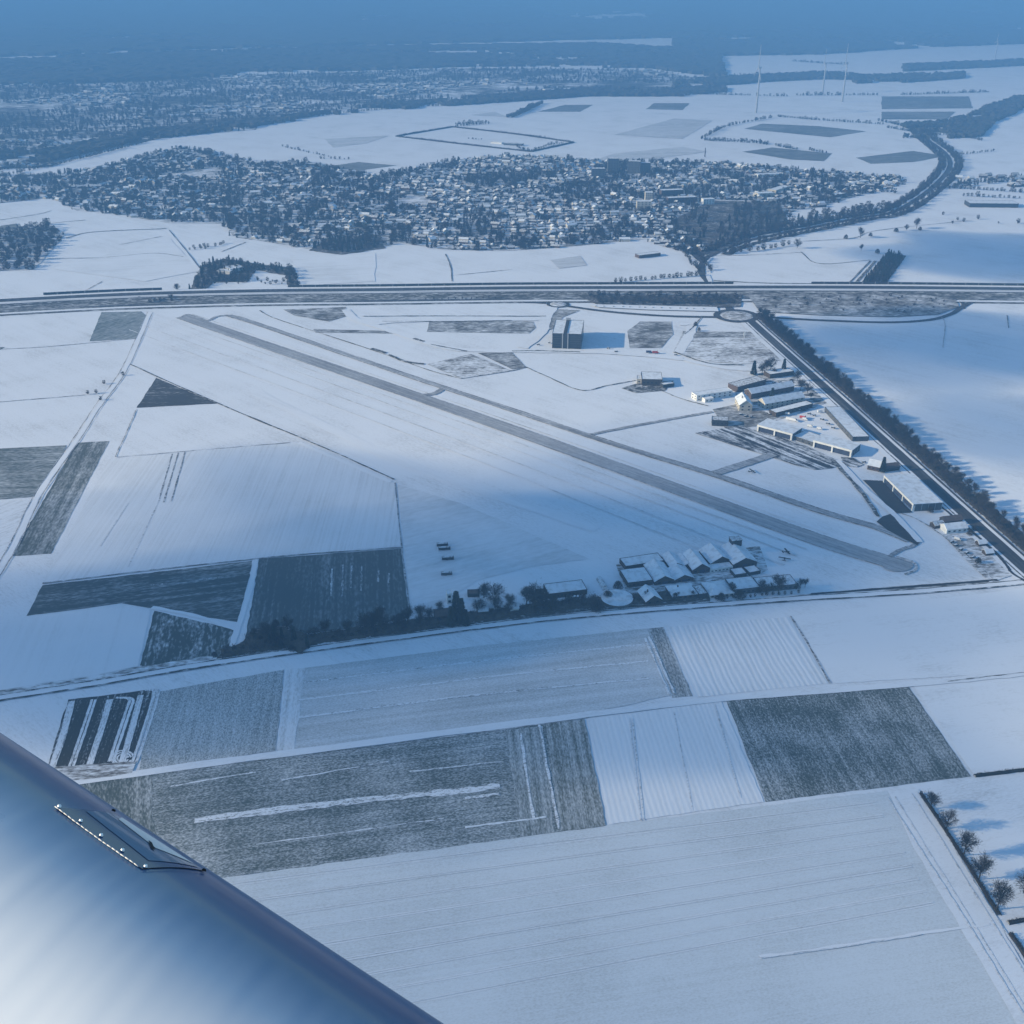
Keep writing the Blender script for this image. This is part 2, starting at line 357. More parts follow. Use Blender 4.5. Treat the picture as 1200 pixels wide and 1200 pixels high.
F([(-20, 589), (44, 585), (10, 650), (-20, 690)], field_mat('snow_west', STUB, 0.9, 0.9, 4, 0.3, 0.3, 1.5, 0.2, 50, 0.5))
F([(128, 538), (345, 518), (462, 566), (470, 640), (300, 655), (50, 684)], field_mat('snow_drilled', (0.24, 0.24, 0.22), 0.86, ang_px((180, 540), (95, 665)), 2.6, 0.22, 0.08, 1.5, 0.14, 60, 0.55, 0.0, 0.0))
for a, b in (((202, 532), (186, 588)), ((209, 531), (192, 589)), ((217, 530), (201, 588))): strip('wheel_track', [a, b], 1.4, M['line'], Z2, 0.3)
for a, b in (((186, 588), (150, 665)), ((150, 590), (118, 640))): strip('wheel_track', [a, b], 1.1, M['rut'], Z2, 0.3)
F([(31, 722), (50, 686), (297, 657), (293, 675), (278, 729), (230, 722), (177, 713), (142, 707)], field_mat('fallow_dark', (0.078, 0.09, 0.086), 0.17, ang_px((60, 690), (297, 660)), 5, 0.28, 0.28, 2, 0.18, 40, 0.4))
F([(181, 716), (276, 738), (268, 768), (176, 783), (164, 780)], field_mat('fallow_weeds', (0.075, 0.088, 0.08), 0.22, ang_px((180, 716), (165, 780)), 4, 0.25, 0.4, 2, 0.3, 25, 0.35))
F([(304, 655), (470, 643), (480, 724), (430, 734), (287, 752)], field_mat('fallow_blue', (0.085, 0.10, 0.10), 0.16, ang_px((390, 650), (385, 740)), 3, 0.2, 0.2, 2, 0.12, 60, 0.4))
for x in (389, 402, 412, 424, 444, 456): strip('snow_drift', [(x, 666 + random.uniform(-6, 6)), (x - 1, 690 + random.uniform(-8, 25))], 1.3, M['streak'], Z2, 0.4)
strip('snow_drift', [(176, 686), (196, 684)], 1.6, M['streak'], Z2, 0.3); strip('snow_drift', [(232, 680), (258, 677)], 1.4, M['streak'], Z2, 0.3)
strip('path', [(300, 655), (293, 690), (277, 742), (270, 765)], 5.0, M['road_snow'], Z2, 0.6)
strip('path', [(276, 738), (230, 722), (178, 712)], 4.0, M['road_snow'], Z2, 0.6)
F([(-20, 735), (36, 722), (142, 709), (177, 715), (162, 781), (120, 790), (-20, 812)], field_mat('snow_sw', STUB, 0.92, ang_px((120, 715), (95, 790)), 4, 0.12, 0.08, 1.5, 0.12, 60, 0.5))
PATHW = [(176, 366), (150, 425), (135, 450), (118, 472), (90, 515), (47, 577), (17, 638), (-15, 690)]
strip('path', PATHW, 6.0, M['road_snow'], Z2, 0.6)
for o_ in (-4.0, 4.0): strip('ditch', PATHW, 0.8, M['line'], Z3, 0.4, o_)
strip('ditch', [(-10, 410), (60, 406), (157, 397)], 1.6, M['line'], Z2, 0.5)
strip('ditch', [(-10, 472), (100, 463)], 1.2, M['line'], Z2, 0.5)
strip('ditch', [(-10, 366), (80, 362), (170, 360)], 1.6, M['ditch'], Z2, 0.6)
strip('ditch', [(152, 427), (253, 472), (380, 525), (462, 562)], 2.0, M['ditch'], Z3, 0.5)
strip('path', [(350, 519), (400, 540), (458, 565)], 5.0, M['road_snow'], Z2, 0.6)
strip('ditch', [(463, 566), (471, 642), (481, 722)], 1.2, M['line'], Z2, 0.4)
strip('ditch', [(50, 684), (300, 655), (470, 642)], 1.6, M['line'], Z3, 0.6)
strip('ditch', [(136, 536), (340, 519)], 1.1, M['line'], Z3, 0.5)
strip('ditch', [(160, 480), (135, 536)], 1.1, M['line'], Z3, 0.5)
# airfield grass with thin snow
F([(466, 568), (540, 590), (690, 655), (620, 665), (560, 680), (498, 720), (482, 720)], field_mat('airfield_grass', (0.13, 0.145, 0.135), 0.74, 0.5, 8, 0.12, 0.12, 3, 0.18, 70, 0.5), Z1)
strip('path', [(300, 460), (480, 545), (700, 620)], 14, field_mat('glider_strip', (0.18, 0.18, 0.17), 0.90, ang_px((300, 460), (700, 620)), 5, 0.12, 0.1, 3, 0.1, 70, 0.5), Z1, 2.0)
M['thin'] = field_mat('thin_snow_line', (0.14, 0.145, 0.14), 0.76, ang_px((300, 401), (960, 634)), 2, 0.3, 0.3, 2.0, 0.2, 40, 0.5)
RWL = [(213, 371), (300, 401), (450, 452), (600, 504), (800, 576), (960, 633.5)]
for o_, w_ in ((17, 1.6), (-22, 2.2), (-38, 1.4), (-60, 2.6), (-84, 1.6)): strip('mown_line', RWL, w_, M['thin'], Z2, 0.5, o_)
# runway and taxiway
RW = [(213, 371), (300, 401), (450, 452), (600, 504), (800, 576), (960, 633.5), (1052, 662)]
strip('runway', RW, 21, M['runway'], Z3, 0.2)
patch('runway', [(1052 + 18 * math.cos(t), 663.5 + 7 * math.sin(t)) for t in np.linspace(0, 6.1, 20)], M['runway'], Z4)
for o_ in (-10.6, 10.6): strip('runway', RW, 0.8, M['line'], Z4, 0.2, o_)
strip('path', [(1060, 674), (1073, 668), (1070, 659), (1050, 653)], 2.0, M['line'], Z5, 0.3)
TW = [(268, 370), (300, 379.5), (400, 414), (497, 447), (600, 481), (720, 521), (840, 558), (960, 599), (1026, 618), (1066, 634)]
strip('taxiway', TW, 8.5, M['taxi'], Z3, 0.3)
for o_ in (-4.6, 4.6): strip('taxiway', TW, 0.9, M['ditch'], Z4, 0.3, o_)
strip('taxiway', [(213, 372), (220, 369), (232, 372), (243, 376), (255, 371), (270, 370), (284, 373), (296, 379)], 5, M['taxi'], Z4, 0.4)
strip('taxiway', [(494, 464), (510, 461), (520, 455)], 8, M['taxi'], Z4, 0.5)
strip('taxiway', [(1042, 653), (1055, 645), (1070, 640), (1076, 634), (1068, 630)], 4.0, M['taxi'], Z4, 0.5)
strip('taxiway', [(690, 510), (740, 500), (800, 489), (835, 483)], 5.0, M['taxi'], Z4, 0.5)
strip('taxiway', [(838, 555), (870, 545), (906, 533)], 11, M['taxi'], Z5, 0.4)
patch('apron', [(814, 508), (868, 499), (890, 506), (930, 517), (990, 543), (975, 549), (955, 551), (930, 545), (900, 535)], M['apron'], Z3)
patch('apron', [(985, 536), (1000, 537), (1012, 545), (1004, 548), (990, 546)], M['apron'], Z4)
# the apron in front of the large hangar and the taxi track down from it
patch('apron', [(1011, 563), (1034, 564), (1069, 601), (1048, 602)], M['asphalt_dark'], Z4)
patch('apron', [(1027, 612), (1034, 606), (1046, 602), (1079, 634), (1075, 640), (1040, 622)], M['asphalt_dark'], Z4)
strip('taxiway', [(982, 540), (1012, 572), (1047, 603), (1078, 636)], 6.0, M['road_snow'], Z5, 0.6)
strip('taxiway', [(982, 540), (1012, 572), (1037, 606)], 4.0, M['ditch'], Z5, 0.8, -6)
patch('verge', [(1105, 627), (1130, 622), (1165, 645), (1185, 675), (1160, 683), (1130, 655)], M['rough_light'], Z3)
strip('ditch', [(1052, 600), (1080, 612), (1120, 640), (1163, 678)], 1.3, M['line'], Z3, 0.4)
strip('ditch', [(1100, 592), (1140, 625), (1168, 650), (1180, 664), (1186, 672), (1205, 684)], 2.6, M['asphalt_dark'], Z4, 0.4)
# yard of the south village and of the workshops
patch('yard', [(722, 662), (890, 640), (900, 668), (870, 682), (735, 697)], M['rough_light'], Z1)
patch('yard', [(860, 455), (900, 432), (940, 438), (975, 470), (950, 480), (905, 495), (870, 490)], M['village'], Z1)
patch('yard', [(835, 480), (862, 474), (915, 488), (885, 500), (850, 503)], M['rough'], Z2)
# north side of the airfield
FENCE_N = [(304, 364), (321, 373), (367, 388), (435, 410), (500, 433), (540, 444)]
strip('ditch', FENCE_N, 1.8, M['ditch'], Z3, 0.6)
strip('ditch', [(540, 444), (598, 435), (616, 431)], 1.6, M['ditch'], Z3, 0.5)
strip('ditch', [(600, 423), (640, 441), (680, 457.5), (712, 452), (745, 446)], 1.8, M['ditch'], Z3, 0.5)
strip('ditch', [(770, 456), (800, 468), (830, 476)], 1.5, M['ditch'], Z3, 0.5)
for px in ([(332, 363), (405, 360), (408, 370), (385, 377), (345, 370)], [(503, 377), (520, 376), (625, 377), (628, 384), (620, 391), (500, 389)],
           [(735, 388), (750, 377), (787, 377), (789, 392), (775, 408), (738, 408)], [(367, 386), (460, 388), (462, 391), (370, 390)]):
    patch('verge', px, M['rough'], Z2)
patch('verge', [(500, 427), (552, 415), (600, 435), (540, 444)], M['rough_light'], Z2)
patch('verge', [(560, 414), (600, 413), (617, 431), (600, 433)], M['rough'], Z2)
patch('verge', [(789, 413), (801, 388), (822, 390), (880, 391), (925, 415), (930, 421), (870, 427), (830, 424)], M['rough_light'], Z2)
patch('verge', [(800, 388), (822, 389), (880, 389), (888, 394), (800, 397)], M['rough'], Z3)
patch('verge', [(640, 365), (650, 362), (680, 364), (660, 372), (650, 385), (640, 388)], M['rough'], Z2)
patch('verge', [(728, 455), (745, 450), (790, 446), (780, 458), (745, 461)], M['ditch'], Z2)
for px, wd in (([(405, 363), (416, 374), (440, 382), (480, 395), (520, 407), (560, 411), (640, 412), (700, 413), (760, 417), (800, 421)], 13),
               ([(648, 360), (640, 372), (634, 390), (612, 408)], 16), ([(795, 414), (806, 396), (810, 382), (797, 380)], 14),
               ([(800, 421), (835, 429), (880, 434), (905, 430)], 10), ([(640, 375), (560, 375), (470, 377), (436, 380)], 12)):
    strip('street', px, wd, M['snow'], Z4, 1.0)
for px, wd in (([(425, 371), (520, 370.5), (640, 371)], 2.4), ([(448, 377), (520, 377), (600, 376)], 1.6), ([(435, 409), (452, 414)], 6), ([(455, 416), (475, 424), (497, 427)], 5),
               ([(485, 397), (497, 401)], 5), ([(505, 404), (547, 412)], 3), ([(600, 412), (630, 411.5), (680, 413)], 3), ([(790, 413), (830, 426), (870, 428)], 2.5)):
    strip('ditch', px, wd, M['ditch'], Z5, 0.6)
strip('ditch', [(822, 372), (812, 384), (802, 392)], 2.0, M['ditch'], Z5, 0.3)

# ring road with its two roundabouts, and the main road
RING_W = [(-20, 366), (60, 361), (170, 358), (300, 357), (430, 353.5), (560, 352), (640, 355.5)]
RING_M = [(664, 359), (700, 364), (740, 368), (790, 371), (848, 372)]
RING_E = [(880, 371), (960, 375.5), (1040, 378), (1090, 375), (1115, 368), (1128, 360), (1150, 352), (1220, 349)]
for ln in (RING_W, RING_M, RING_E): strip('road', ln, 8.0, M['asphalt'], Z4, 0.2)
strip('road', [(1128, 362), (1128, 355), (1110, 349), (1080, 347)], 7, M['asphalt'], Z4, 0.2)
def roundabout(cx, cy_, ry, island):
    c = G(cx, cy_); R = 22.0 if island else 11.5
    n = 48; v1 = [(c.x + R * 1.5 * math.cos(2 * math.pi * k / n), c.y + R * 1.5 * math.sin(2 * math.pi * k / n)) for k in range(n)]
    vs = [(x, y, Z5) for x, y in v1] + [(c.x + (x - c.x) * 0.72, c.y + (y - c.y) * 0.72, Z5) for x, y in v1]
    me = bpy.data.meshes.new('roundabout'); me.from_pydata(vs, [], [(k, (k + 1) % n, n + (k + 1) % n, n + k) for k in range(n)]); me.update()
    new_obj('roundabout', me, M['asphalt'], None, 'structure')
    vs = [(c.x + (x - c.x) * 0.70, c.y + (y - c.y) * 0.70, 0.78) for x, y in v1]
    vs += [(c.x + (x - c.x) * 0.4, c.y + (y - c.y) * 0.4, 1.6) for x, y in v1]
    me = bpy.data.meshes.new('traffic_island'); me.from_pydata(vs, [], [(k, (k + 1) % n, n + (k + 1) % n, n + k) for k in range(n)] + [tuple(range(n, 2 * n))]); me.update()
    new_obj('traffic_island', me, M['rough_light'], None, 'structure')
roundabout(654, 357, 3, False); roundabout(863, 370.5, 5, True)
MAIN = [(876, 373), (900, 395), (974, 461), (1029, 511), (1082, 559), (1127, 600), (1215, 679)]
strip('verge', MAIN, 30, M['snow'], Z3, 0.8, -2)
strip('road', MAIN, 12.5, M['asphalt'], Z4, 0.15)
strip('cycle_path', MAIN, 2.6, M['asphalt'], Z4, 0.15, 11.0)
strip('ditch', MAIN, 1.4, M['ditch'], Z4, 0.4, -9.5)
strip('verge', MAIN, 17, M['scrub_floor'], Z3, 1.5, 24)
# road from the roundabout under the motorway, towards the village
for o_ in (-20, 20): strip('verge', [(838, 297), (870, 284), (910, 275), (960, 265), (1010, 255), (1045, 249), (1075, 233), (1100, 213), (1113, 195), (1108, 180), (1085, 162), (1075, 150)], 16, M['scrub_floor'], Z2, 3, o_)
strip('road', [(858, 366), (848, 352), (838, 340), (828, 328), (822, 318), (826, 305), (838, 297), (870, 284), (910, 275), (960, 265), (1010, 255), (1045, 249), (1075, 233), (1100, 213), (1113, 195), (1108, 180), (1085, 162), (1075, 150)], 12, M['asphalt'], Z3, 0.4)
strip('road', [(826, 310), (805, 292), (785, 277), (766, 263), (758, 258)], 10, M['asphalt'], Z4, 0.4)
strip('path', [(829, 322), (833, 332), (836, 337)], 7, M['snow'], Z5, 0.4)
strip('path', [(832, 320), (828, 310), (834, 302)], 4, M['snow'], Z5, 0.4)

# ------------------------------------------------------------------ motorway on its embankment
MW = [(-40, 359.5), (0, 356.5), (150, 349), (300, 345), (450, 343.5), (600, 341.5), (750, 341), (900, 340.5), (1050, 341), (1240, 343)]
mwl = smooth_line([G2(p) for p in MW], 8)
def lift(name, off_a, za, off_b, zb, mat):
    A, B = offset_line(mwl, off_a), offset_line(mwl, off_b); vs, fs = [], []
    for i in range(len(mwl)):
        vs += [(A[i].x, A[i].y, za), (B[i].x, B[i].y, zb)]
        if i: fs.append((2 * i - 2, 2 * i - 1, 2 * i + 1, 2 * i))
    me = bpy.data.meshes.new(name); me.from_pydata(vs, [], fs); me.update()
    if me.polygons[0].normal.z < 0: me.flip_normals()
    return new_obj(name, me, mat, None, 'structure')
HM = 4.0
lift('embankment', 24, HM, 32, 0.3, M['verge'])
lift('embankment', -28, 0.3, -18, HM, M['verge'])
lift('motorway', -18, HM, 24, HM, M['asphalt_dark'])
lift('motorway', -15, HM + .15, -3, HM + .15, M['motorway'])
lift('motorway', 2, HM + .15, 14, HM + .15, M['asphalt'])
lift('motorway', 14, HM + .2, 23, HM + .2, M['road_snow'])
lift('verge', -28, 0.9, -66, 0.2, M['verge'])
lift('verge', -52, 1.0, -60, 1.0, M['road_snow'])
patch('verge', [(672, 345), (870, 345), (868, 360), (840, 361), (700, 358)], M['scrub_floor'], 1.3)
patch('verge', [(875, 346), (1080, 346), (1120, 352), (1124, 360), (1100, 369), (1040, 372), (960, 370), (890, 366)], M['rough'], 1.3)
patch('parking_lot', [(690, 357.5), (840, 361), (842, 366), (760, 364), (700, 361)], M['road_snow'], 1.5)

# ------------------------------------------------------------------ plain north of the motorway
FAR_DARK = field_mat('far_dark', (0.08, 0.09, 0.085), 0.22, 0.1, 15, 0.12, 0.15, 8, 0.1, 200, 0.5)
FAR_GREY = field_mat('far_grey', (0.12, 0.12, 0.11), 0.60, 0.1, 15, 0.12, 0.15, 8, 0.1, 200, 0.5)
for px, mt in (([(630, 131), (662, 123), (695, 123), (680, 131)], FAR_DARK), ([(757, 128), (766, 121), (808, 121), (800, 129)], FAR_DARK),
               ([(720, 158), (790, 139), (835, 141), (800, 163)], FAR_GREY), ([(380, 163), (456, 159), (430, 168), (390, 173)], FAR_GREY),
               ([(378, 196), (420, 190), (465, 194), (420, 200)], FAR_DARK), ([(552, 135), (580, 131), (594, 137)], FAR_GREY),
               ([(872, 151), (893, 145), (960, 148), (1015, 154), (972, 161)], FAR_DARK), ([(870, 178), (905, 173), (975, 180), (965, 189), (925, 187)], FAR_DARK),
               ([(1003, 185), (1070, 177), (1108, 183), (1070, 190), (1020, 192)], FAR_DARK), ([(1033, 113), (1135, 113), (1140, 127), (1033, 128)], FAR_DARK),
               ([(1033, 131), (1120, 131), (1110, 140), (1033, 140)], FAR_DARK), ([(0, 265), (20, 262), (25, 272), (0, 277)], FAR_DARK),
               ([(690, 190), (770, 186), (830, 178), (800, 172), (720, 180)], FAR_GREY), ([(645, 305), (680, 300), (688, 311), (655, 315)], FAR_GREY),
               ([(340, 300), (440, 297), (440, 330), (360, 335)], field_mat('snow_blowing', STUB, 0.86, 0.2, 8, 0.15, 0.1, 4, 0.2, 80, 0.5)),
               ([(60, 315), (200, 280), (235, 318), (170, 330)], field_mat('snow_blowing_west', STUB, 0.90, 0.2, 8, 0.15, 0.1, 4, 0.2, 80, 0.5)),
               ([(0, 80), (30, 79), (60, 82), (10, 85)], M['snow'])):
    patch('field', px, mt, 0.4, 40, 2)
for px, wd in (([(196, 270), (215, 293), (236, 320)], 5.0),): strip('road', px, wd, M['road_snow'], 0.5, 0.5); strip('ditch', px, 1.5, M['ditch'], .7, .3, 3.5)
for px, wd in (([(0, 258), (45, 251), (60, 247)], 2.5), ([(25, 270), (60, 262), (100, 258)], 2.5), ([(78, 279), (110, 272), (195, 268)], 3.5), ([(25, 271), (60, 277)], 2.5),
               ([(55, 303), (120, 302), (180, 297), (215, 301)], 1.6), ([(140, 287), (190, 277)], 1.6), ([(522, 298), (528, 312), (530, 330)], 2), ([(530, 323), (600, 316)], 1.5),
               ([(832, 300), (880, 299), (940, 296)], 1.5), ([(938, 295), (960, 309), (1020, 305)], 2.0), ([(995, 332), (1020, 306)], 3), ([(1003, 332), (1026, 306)], 5),
               ([(940, 283), (1000, 279), (1030, 270), (1140, 258)], 1.8), ([(836, 329), (900, 332), (1000, 333)], 3), ([(260, 295), (288, 284)], 2.5), ([(120, 330), (80, 352)], 1.5),
               ([(1180, 370), (1182, 385)], 1.0)):
    strip('ditch', px, wd, M['ditch'], 0.5, 0.5)
strip('ditch', [(1050, 372), (1103, 372), (1105, 408)], 0.9, M['line'], .6, .3)
# ground of the village and of the far towns
VILLAGE = [(-20, 240), (60, 232), (90, 247), (130, 250), (200, 262), (262, 262), (275, 278), (320, 285), (390, 297), (440, 291), (470, 285), (520, 293), (600, 294), (680, 288), (760, 280),
           (770, 287), (815, 300), (822, 296), (840, 285), (900, 262), (935, 246), (960, 243), (1000, 231), (1062, 216), (1050, 207), (960, 200), (900, 196), (840, 190), (760, 190), (700, 189), (650, 184), (600, 182), (545, 186),
           (490, 196), (440, 206), (400, 198), (370, 190), (300, 190), (215, 172), (165, 182), (120, 196), (60, 205), (-20, 205)]
patch('village_green', VILLAGE, M['village'], 0.35, 30, 2)
TOWN = [(-60, 200), (60, 196), (110, 178), (200, 160), (300, 152), (305, 143), (420, 128), (460, 122), (560, 118), (600, 112), (700, 112), (830, 108), (840, 95), (760, 82), (560, 80), (300, 88), (100, 95), (-60, 100)]
patch('town_ground', TOWN, field_mat('town_ground', (0.055, 0.052, 0.046), 0.40, 0.1, 60, 0.1, 0.4, 14, 0.5, 260, 0.25), 0.6, 100, 5)

# ------------------------------------------------------------------ the air over the plain
hz = MB().box(-43000, -4500, -1.2, 43000, 61000, 462).build('haze', None); hz['kind'] = 'stuff'
hm = bpy.data.materials.new('haze'); hm.use_nodes = True; hn = hm.node_tree.nodes
for q in list(hn):
    if q.type == 'BSDF_PRINCIPLED': hn.remove(q)
pv = hn.new('ShaderNodeVolumePrincipled')
pv.inputs['Color'].default_value = (0.118, 0.285, 0.54, 1); pv.inputs['Density'].default_value = 2.35e-4; pv.inputs['Anisotropy'].default_value = 0.0
hm.node_tree.links.new(pv.outputs[0], hn['Material Output'].inputs['Volume']); hz.data.materials.append(hm)

# ------------------------------------------------------------------ out-of-frame clouds added on the sun's side to shade parts of the plain
cm = bpy.data.materials.new('shade_cloud'); cm.use_nodes = True; cn = cm.node_tree.nodes
for q in list(cn):
    if q.type == 'BSDF_PRINCIPLED': cn.remove(q)
cv = cn.new('ShaderNodeVolumePrincipled'); cv.inputs['Color'].default_value = (.95, .96, 1, 1); cv.inputs['Density'].default_value = 0.0105; cv.inputs['Anisotropy'].default_value = 0.4
cm.node_tree.links.new(cv.outputs[0], cn['Material Output'].inputs['Volume'])
def shade_cloud(px, rx, ry, rz=42, h=760, seed=0):
    """an added, unseen, flat cloud whose shadow falls round this place of the plain"""
    c = G(*px) + TO_SUN * (h / TO_SUN.z); bm = bmesh.new(); bmesh.ops.create_icosphere(bm, subdivisions=4, radius=1)
    rs = random.Random(seed); ph = [(rs.uniform(0, 6), rs.uniform(1, 3.2), rs.uniform(1, 3.2), rs.uniform(-2, 2)) for _ in range(6)]
    for v in bm.verts:
        p = v.co.copy(); k = 1 + sum(math.sin(a + b * p.x * 2 + e * p.y * 2 + f * p.z * 2) for a, b, e, f in ph) * .075
        v.co = Vector((p.x * rx * k, p.y * ry * k, p.z * rz * k))
    me = bpy.data.meshes.new('shade_cloud'); bm.to_mesh(me); bm.free()
    o = new_obj('shade_cloud', me, cm, None, 'stuff'); o.location = c
shade_cloud((130, 750), 300, 115, 24, seed=1); shade_cloud((430, 720), 230, 95, 18, seed=2); shade_cloud((620, 655), 300, 120, 15, seed=3); shade_cloud((850, 630), 240, 110, 11, seed=4); shade_cloud((400, 700), 560, 230, 12, 820, seed=12); shade_cloud((620, 610), 380, 200, 9, 860, seed=14); shade_cloud((830, 605), 280, 140, 10, 820, seed=13)
shade_cloud((1130, 405), 220, 180, 38, seed=5); shade_cloud((1190, 300), 240, 200, 38, seed=6); shade_cloud((1160, 500), 140, 110, 16, seed=11)
shade_cloud((820, 1060), 340, 190, 10, seed=7); shade_cloud((900, 790), 340, 140, 8, seed=8); shade_cloud((420, 850), 260, 110, 8, seed=9)

# ------------------------------------------------------------------ building materials and builder
B = {}
B['white'] = mottled('render_white', (0.74, 0.74, 0.72), (0.62, 0.62, 0.60), 0.25)
B['cream'] = mottled('render_cream', (0.50, 0.46, 0.39), (0.43, 0.40, 0.34), 0.25)
B['grey'] = mottled('cladding_grey', (0.10, 0.105, 0.11), (0.07, 0.075, 0.08), 0.25)
B['dark'] = mottled('cladding_dark', (0.045, 0.048, 0.05), (0.032, 0.034, 0.036), 0.25)
B['brick'] = mottled('brick', (0.10, 0.072, 0.06), (0.07, 0.052, 0.045), 0.6)
B['wood'] = mottled('boards', (0.065, 0.052, 0.04), (0.045, 0.036, 0.03), 0.6)
B['blue'] = mottled('door_blue', (0.045, 0.06, 0.10), (0.035, 0.045, 0.08), 0.3)
B['pane'] = principled('window_pane', (0.02, 0.024, 0.03), 0.15, 0.5)
B['roofsnow'] = mottled('roof_snow', (0.70, 0.74, 0.80), (0.42, 0.43, 0.45), 0.22, lo=0.45, hi=0.85)
B['roofthin'] = mottled('roof_thin_snow', (0.60, 0.64, 0.69), (0.16, 0.13, 0.12), 0.5, lo=0.42, hi=0.72)
B['roofgrey'] = mottled('roof_half_melted', (0.46, 0.49, 0.53), (0.16, 0.15, 0.15), 0.35, lo=0.35, hi=0.75)
B['rooftile'] = mottled('roof_tile', (0.13, 0.09, 0.075), (0.09, 0.07, 0.06), 0.5)
B['metal'] = principled('metal_grey', (0.35, 0.36, 0.38), 0.5, 0.5)
B['mast'] = principled('mast_paint', (0.33, 0.34, 0.36), 0.5, 0.4)
B['red'] = principled('paint_red', (0.42, 0.05, 0.04), 0.4, 0.5)
B['navy'] = principled('paint_navy', (0.03, 0.045, 0.10), 0.4, 0.5)
B['rubber'] = principled('rubber', (0.02, 0.02, 0.02), 0.8, 0.2)
B['van'] = principled('paint_white', (0.70, 0.71, 0.72), 0.35, 0.5)

def wall_shape(W, D, h, roof, rise):
    m = MB()
    if roof == 'gx':      # ridge along the front
        m.add([(0, 0, 0), (W, 0, 0), (W, D, 0), (0, D, 0), (0, 0, h), (W, 0, h), (W, D, h), (0, D, h), (0, D / 2, h + rise), (W, D / 2, h + rise)],
              [(0, 1, 5, 4), (2, 3, 7, 6), (1, 2, 6, 9, 5), (3, 0, 4, 8, 7), (4, 5, 9, 8), (6, 7, 8, 9), (0, 3, 2, 1)])
    elif roof == 'gy':    # gable faces the front
        m.add([(0, 0, 0), (W, 0, 0), (W, D, 0), (0, D, 0), (0, 0, h), (W, 0, h), (W, D, h), (0, D, h), (W / 2, 0, h + rise), (W / 2, D, h + rise)],
              [(0, 1, 5, 8, 4), (2, 3, 7, 9, 6), (1, 2, 6, 5), (3, 0, 4, 7), (5, 6, 9, 8), (7, 4, 8, 9), (0, 3, 2, 1)])
    else: m.box(0, 0, 0, W, D, h)
    return m
def roof_shape(W, D, h, roof, rise, ov=0.5, th=0.35):
    m = MB()
    def slab(a, b, c, d):
        a, b, c, d = map(Vector, (a, b, c, d)); n = (b - a).cross(d - a).normalized()
        if n.z < 0: n = -n
        lo = [p + n * 0.03 for p in (a, b, c, d)]; hi = [p + n * th for p in (a, b, c, d)]
        m.add(lo + hi, [(0, 3, 2, 1), (4, 5, 6, 7), (0, 1, 5, 4), (1, 2, 6, 5), (2, 3, 7, 6), (3, 0, 4, 7)])
    if roof == 'gx':
        k = rise / (D / 2); e = h - ov * k; r = h + rise
        slab((-ov, -ov, e), (W + ov, -ov, e), (W + ov, D / 2, r), (-ov, D / 2, r)); slab((-ov, D / 2, r), (W + ov, D / 2, r), (W + ov, D + ov, e), (-ov, D + ov, e))
    elif roof == 'gy':
        k = rise / (W / 2); e = h - ov * k; r = h + rise
        slab((-ov, -ov, e), (W / 2, -ov, r), (W / 2, D + ov, r), (-ov, D + ov, e)); slab((W / 2, -ov, r), (W + ov, -ov, e), (W + ov, D + ov, e), (W / 2, D + ov, r))
    elif roof == 'hip':
        i = min(W, D) * 0.42; r = h + rise
        e = [(-ov, -ov, h), (W + ov, -ov, h), (W + ov, D + ov, h), (-ov, D + ov, h)]
        t = [(i, D / 2, r), (W - i, D / 2, r)] if W >= D else [(W / 2, i, r), (W / 2, D - i, r)]
        if W >= D: m.add(e + t, [(0, 1, 5, 4), (1, 2, 5), (2, 3, 4, 5), (3, 0, 4), (0, 3, 2, 1)])
        else: m.add(e + t, [(0, 1, 4), (1, 2, 5, 4), (2, 3, 5), (3, 0, 4, 5), (0, 3, 2, 1)])
        m.v = [(x, y, z + 0.02) for x, y, z in m.v]
    else:
        m.box(0.35, 0.35, h + 0.01, W - 0.35, D - 0.35, h + 0.28)
    return m
def frame_of(fl, fr, br=None, depth=None):
    a, b = G(*fl), G(*fr); ex = (b - a); W = ex.length; ex.normalize(); ey = Vector((-ex.y, ex.x, 0))
    D = depth if depth else abs((G(*br) - b).dot(ey))
    return a, W, D, math.atan2(ex.y, ex.x)
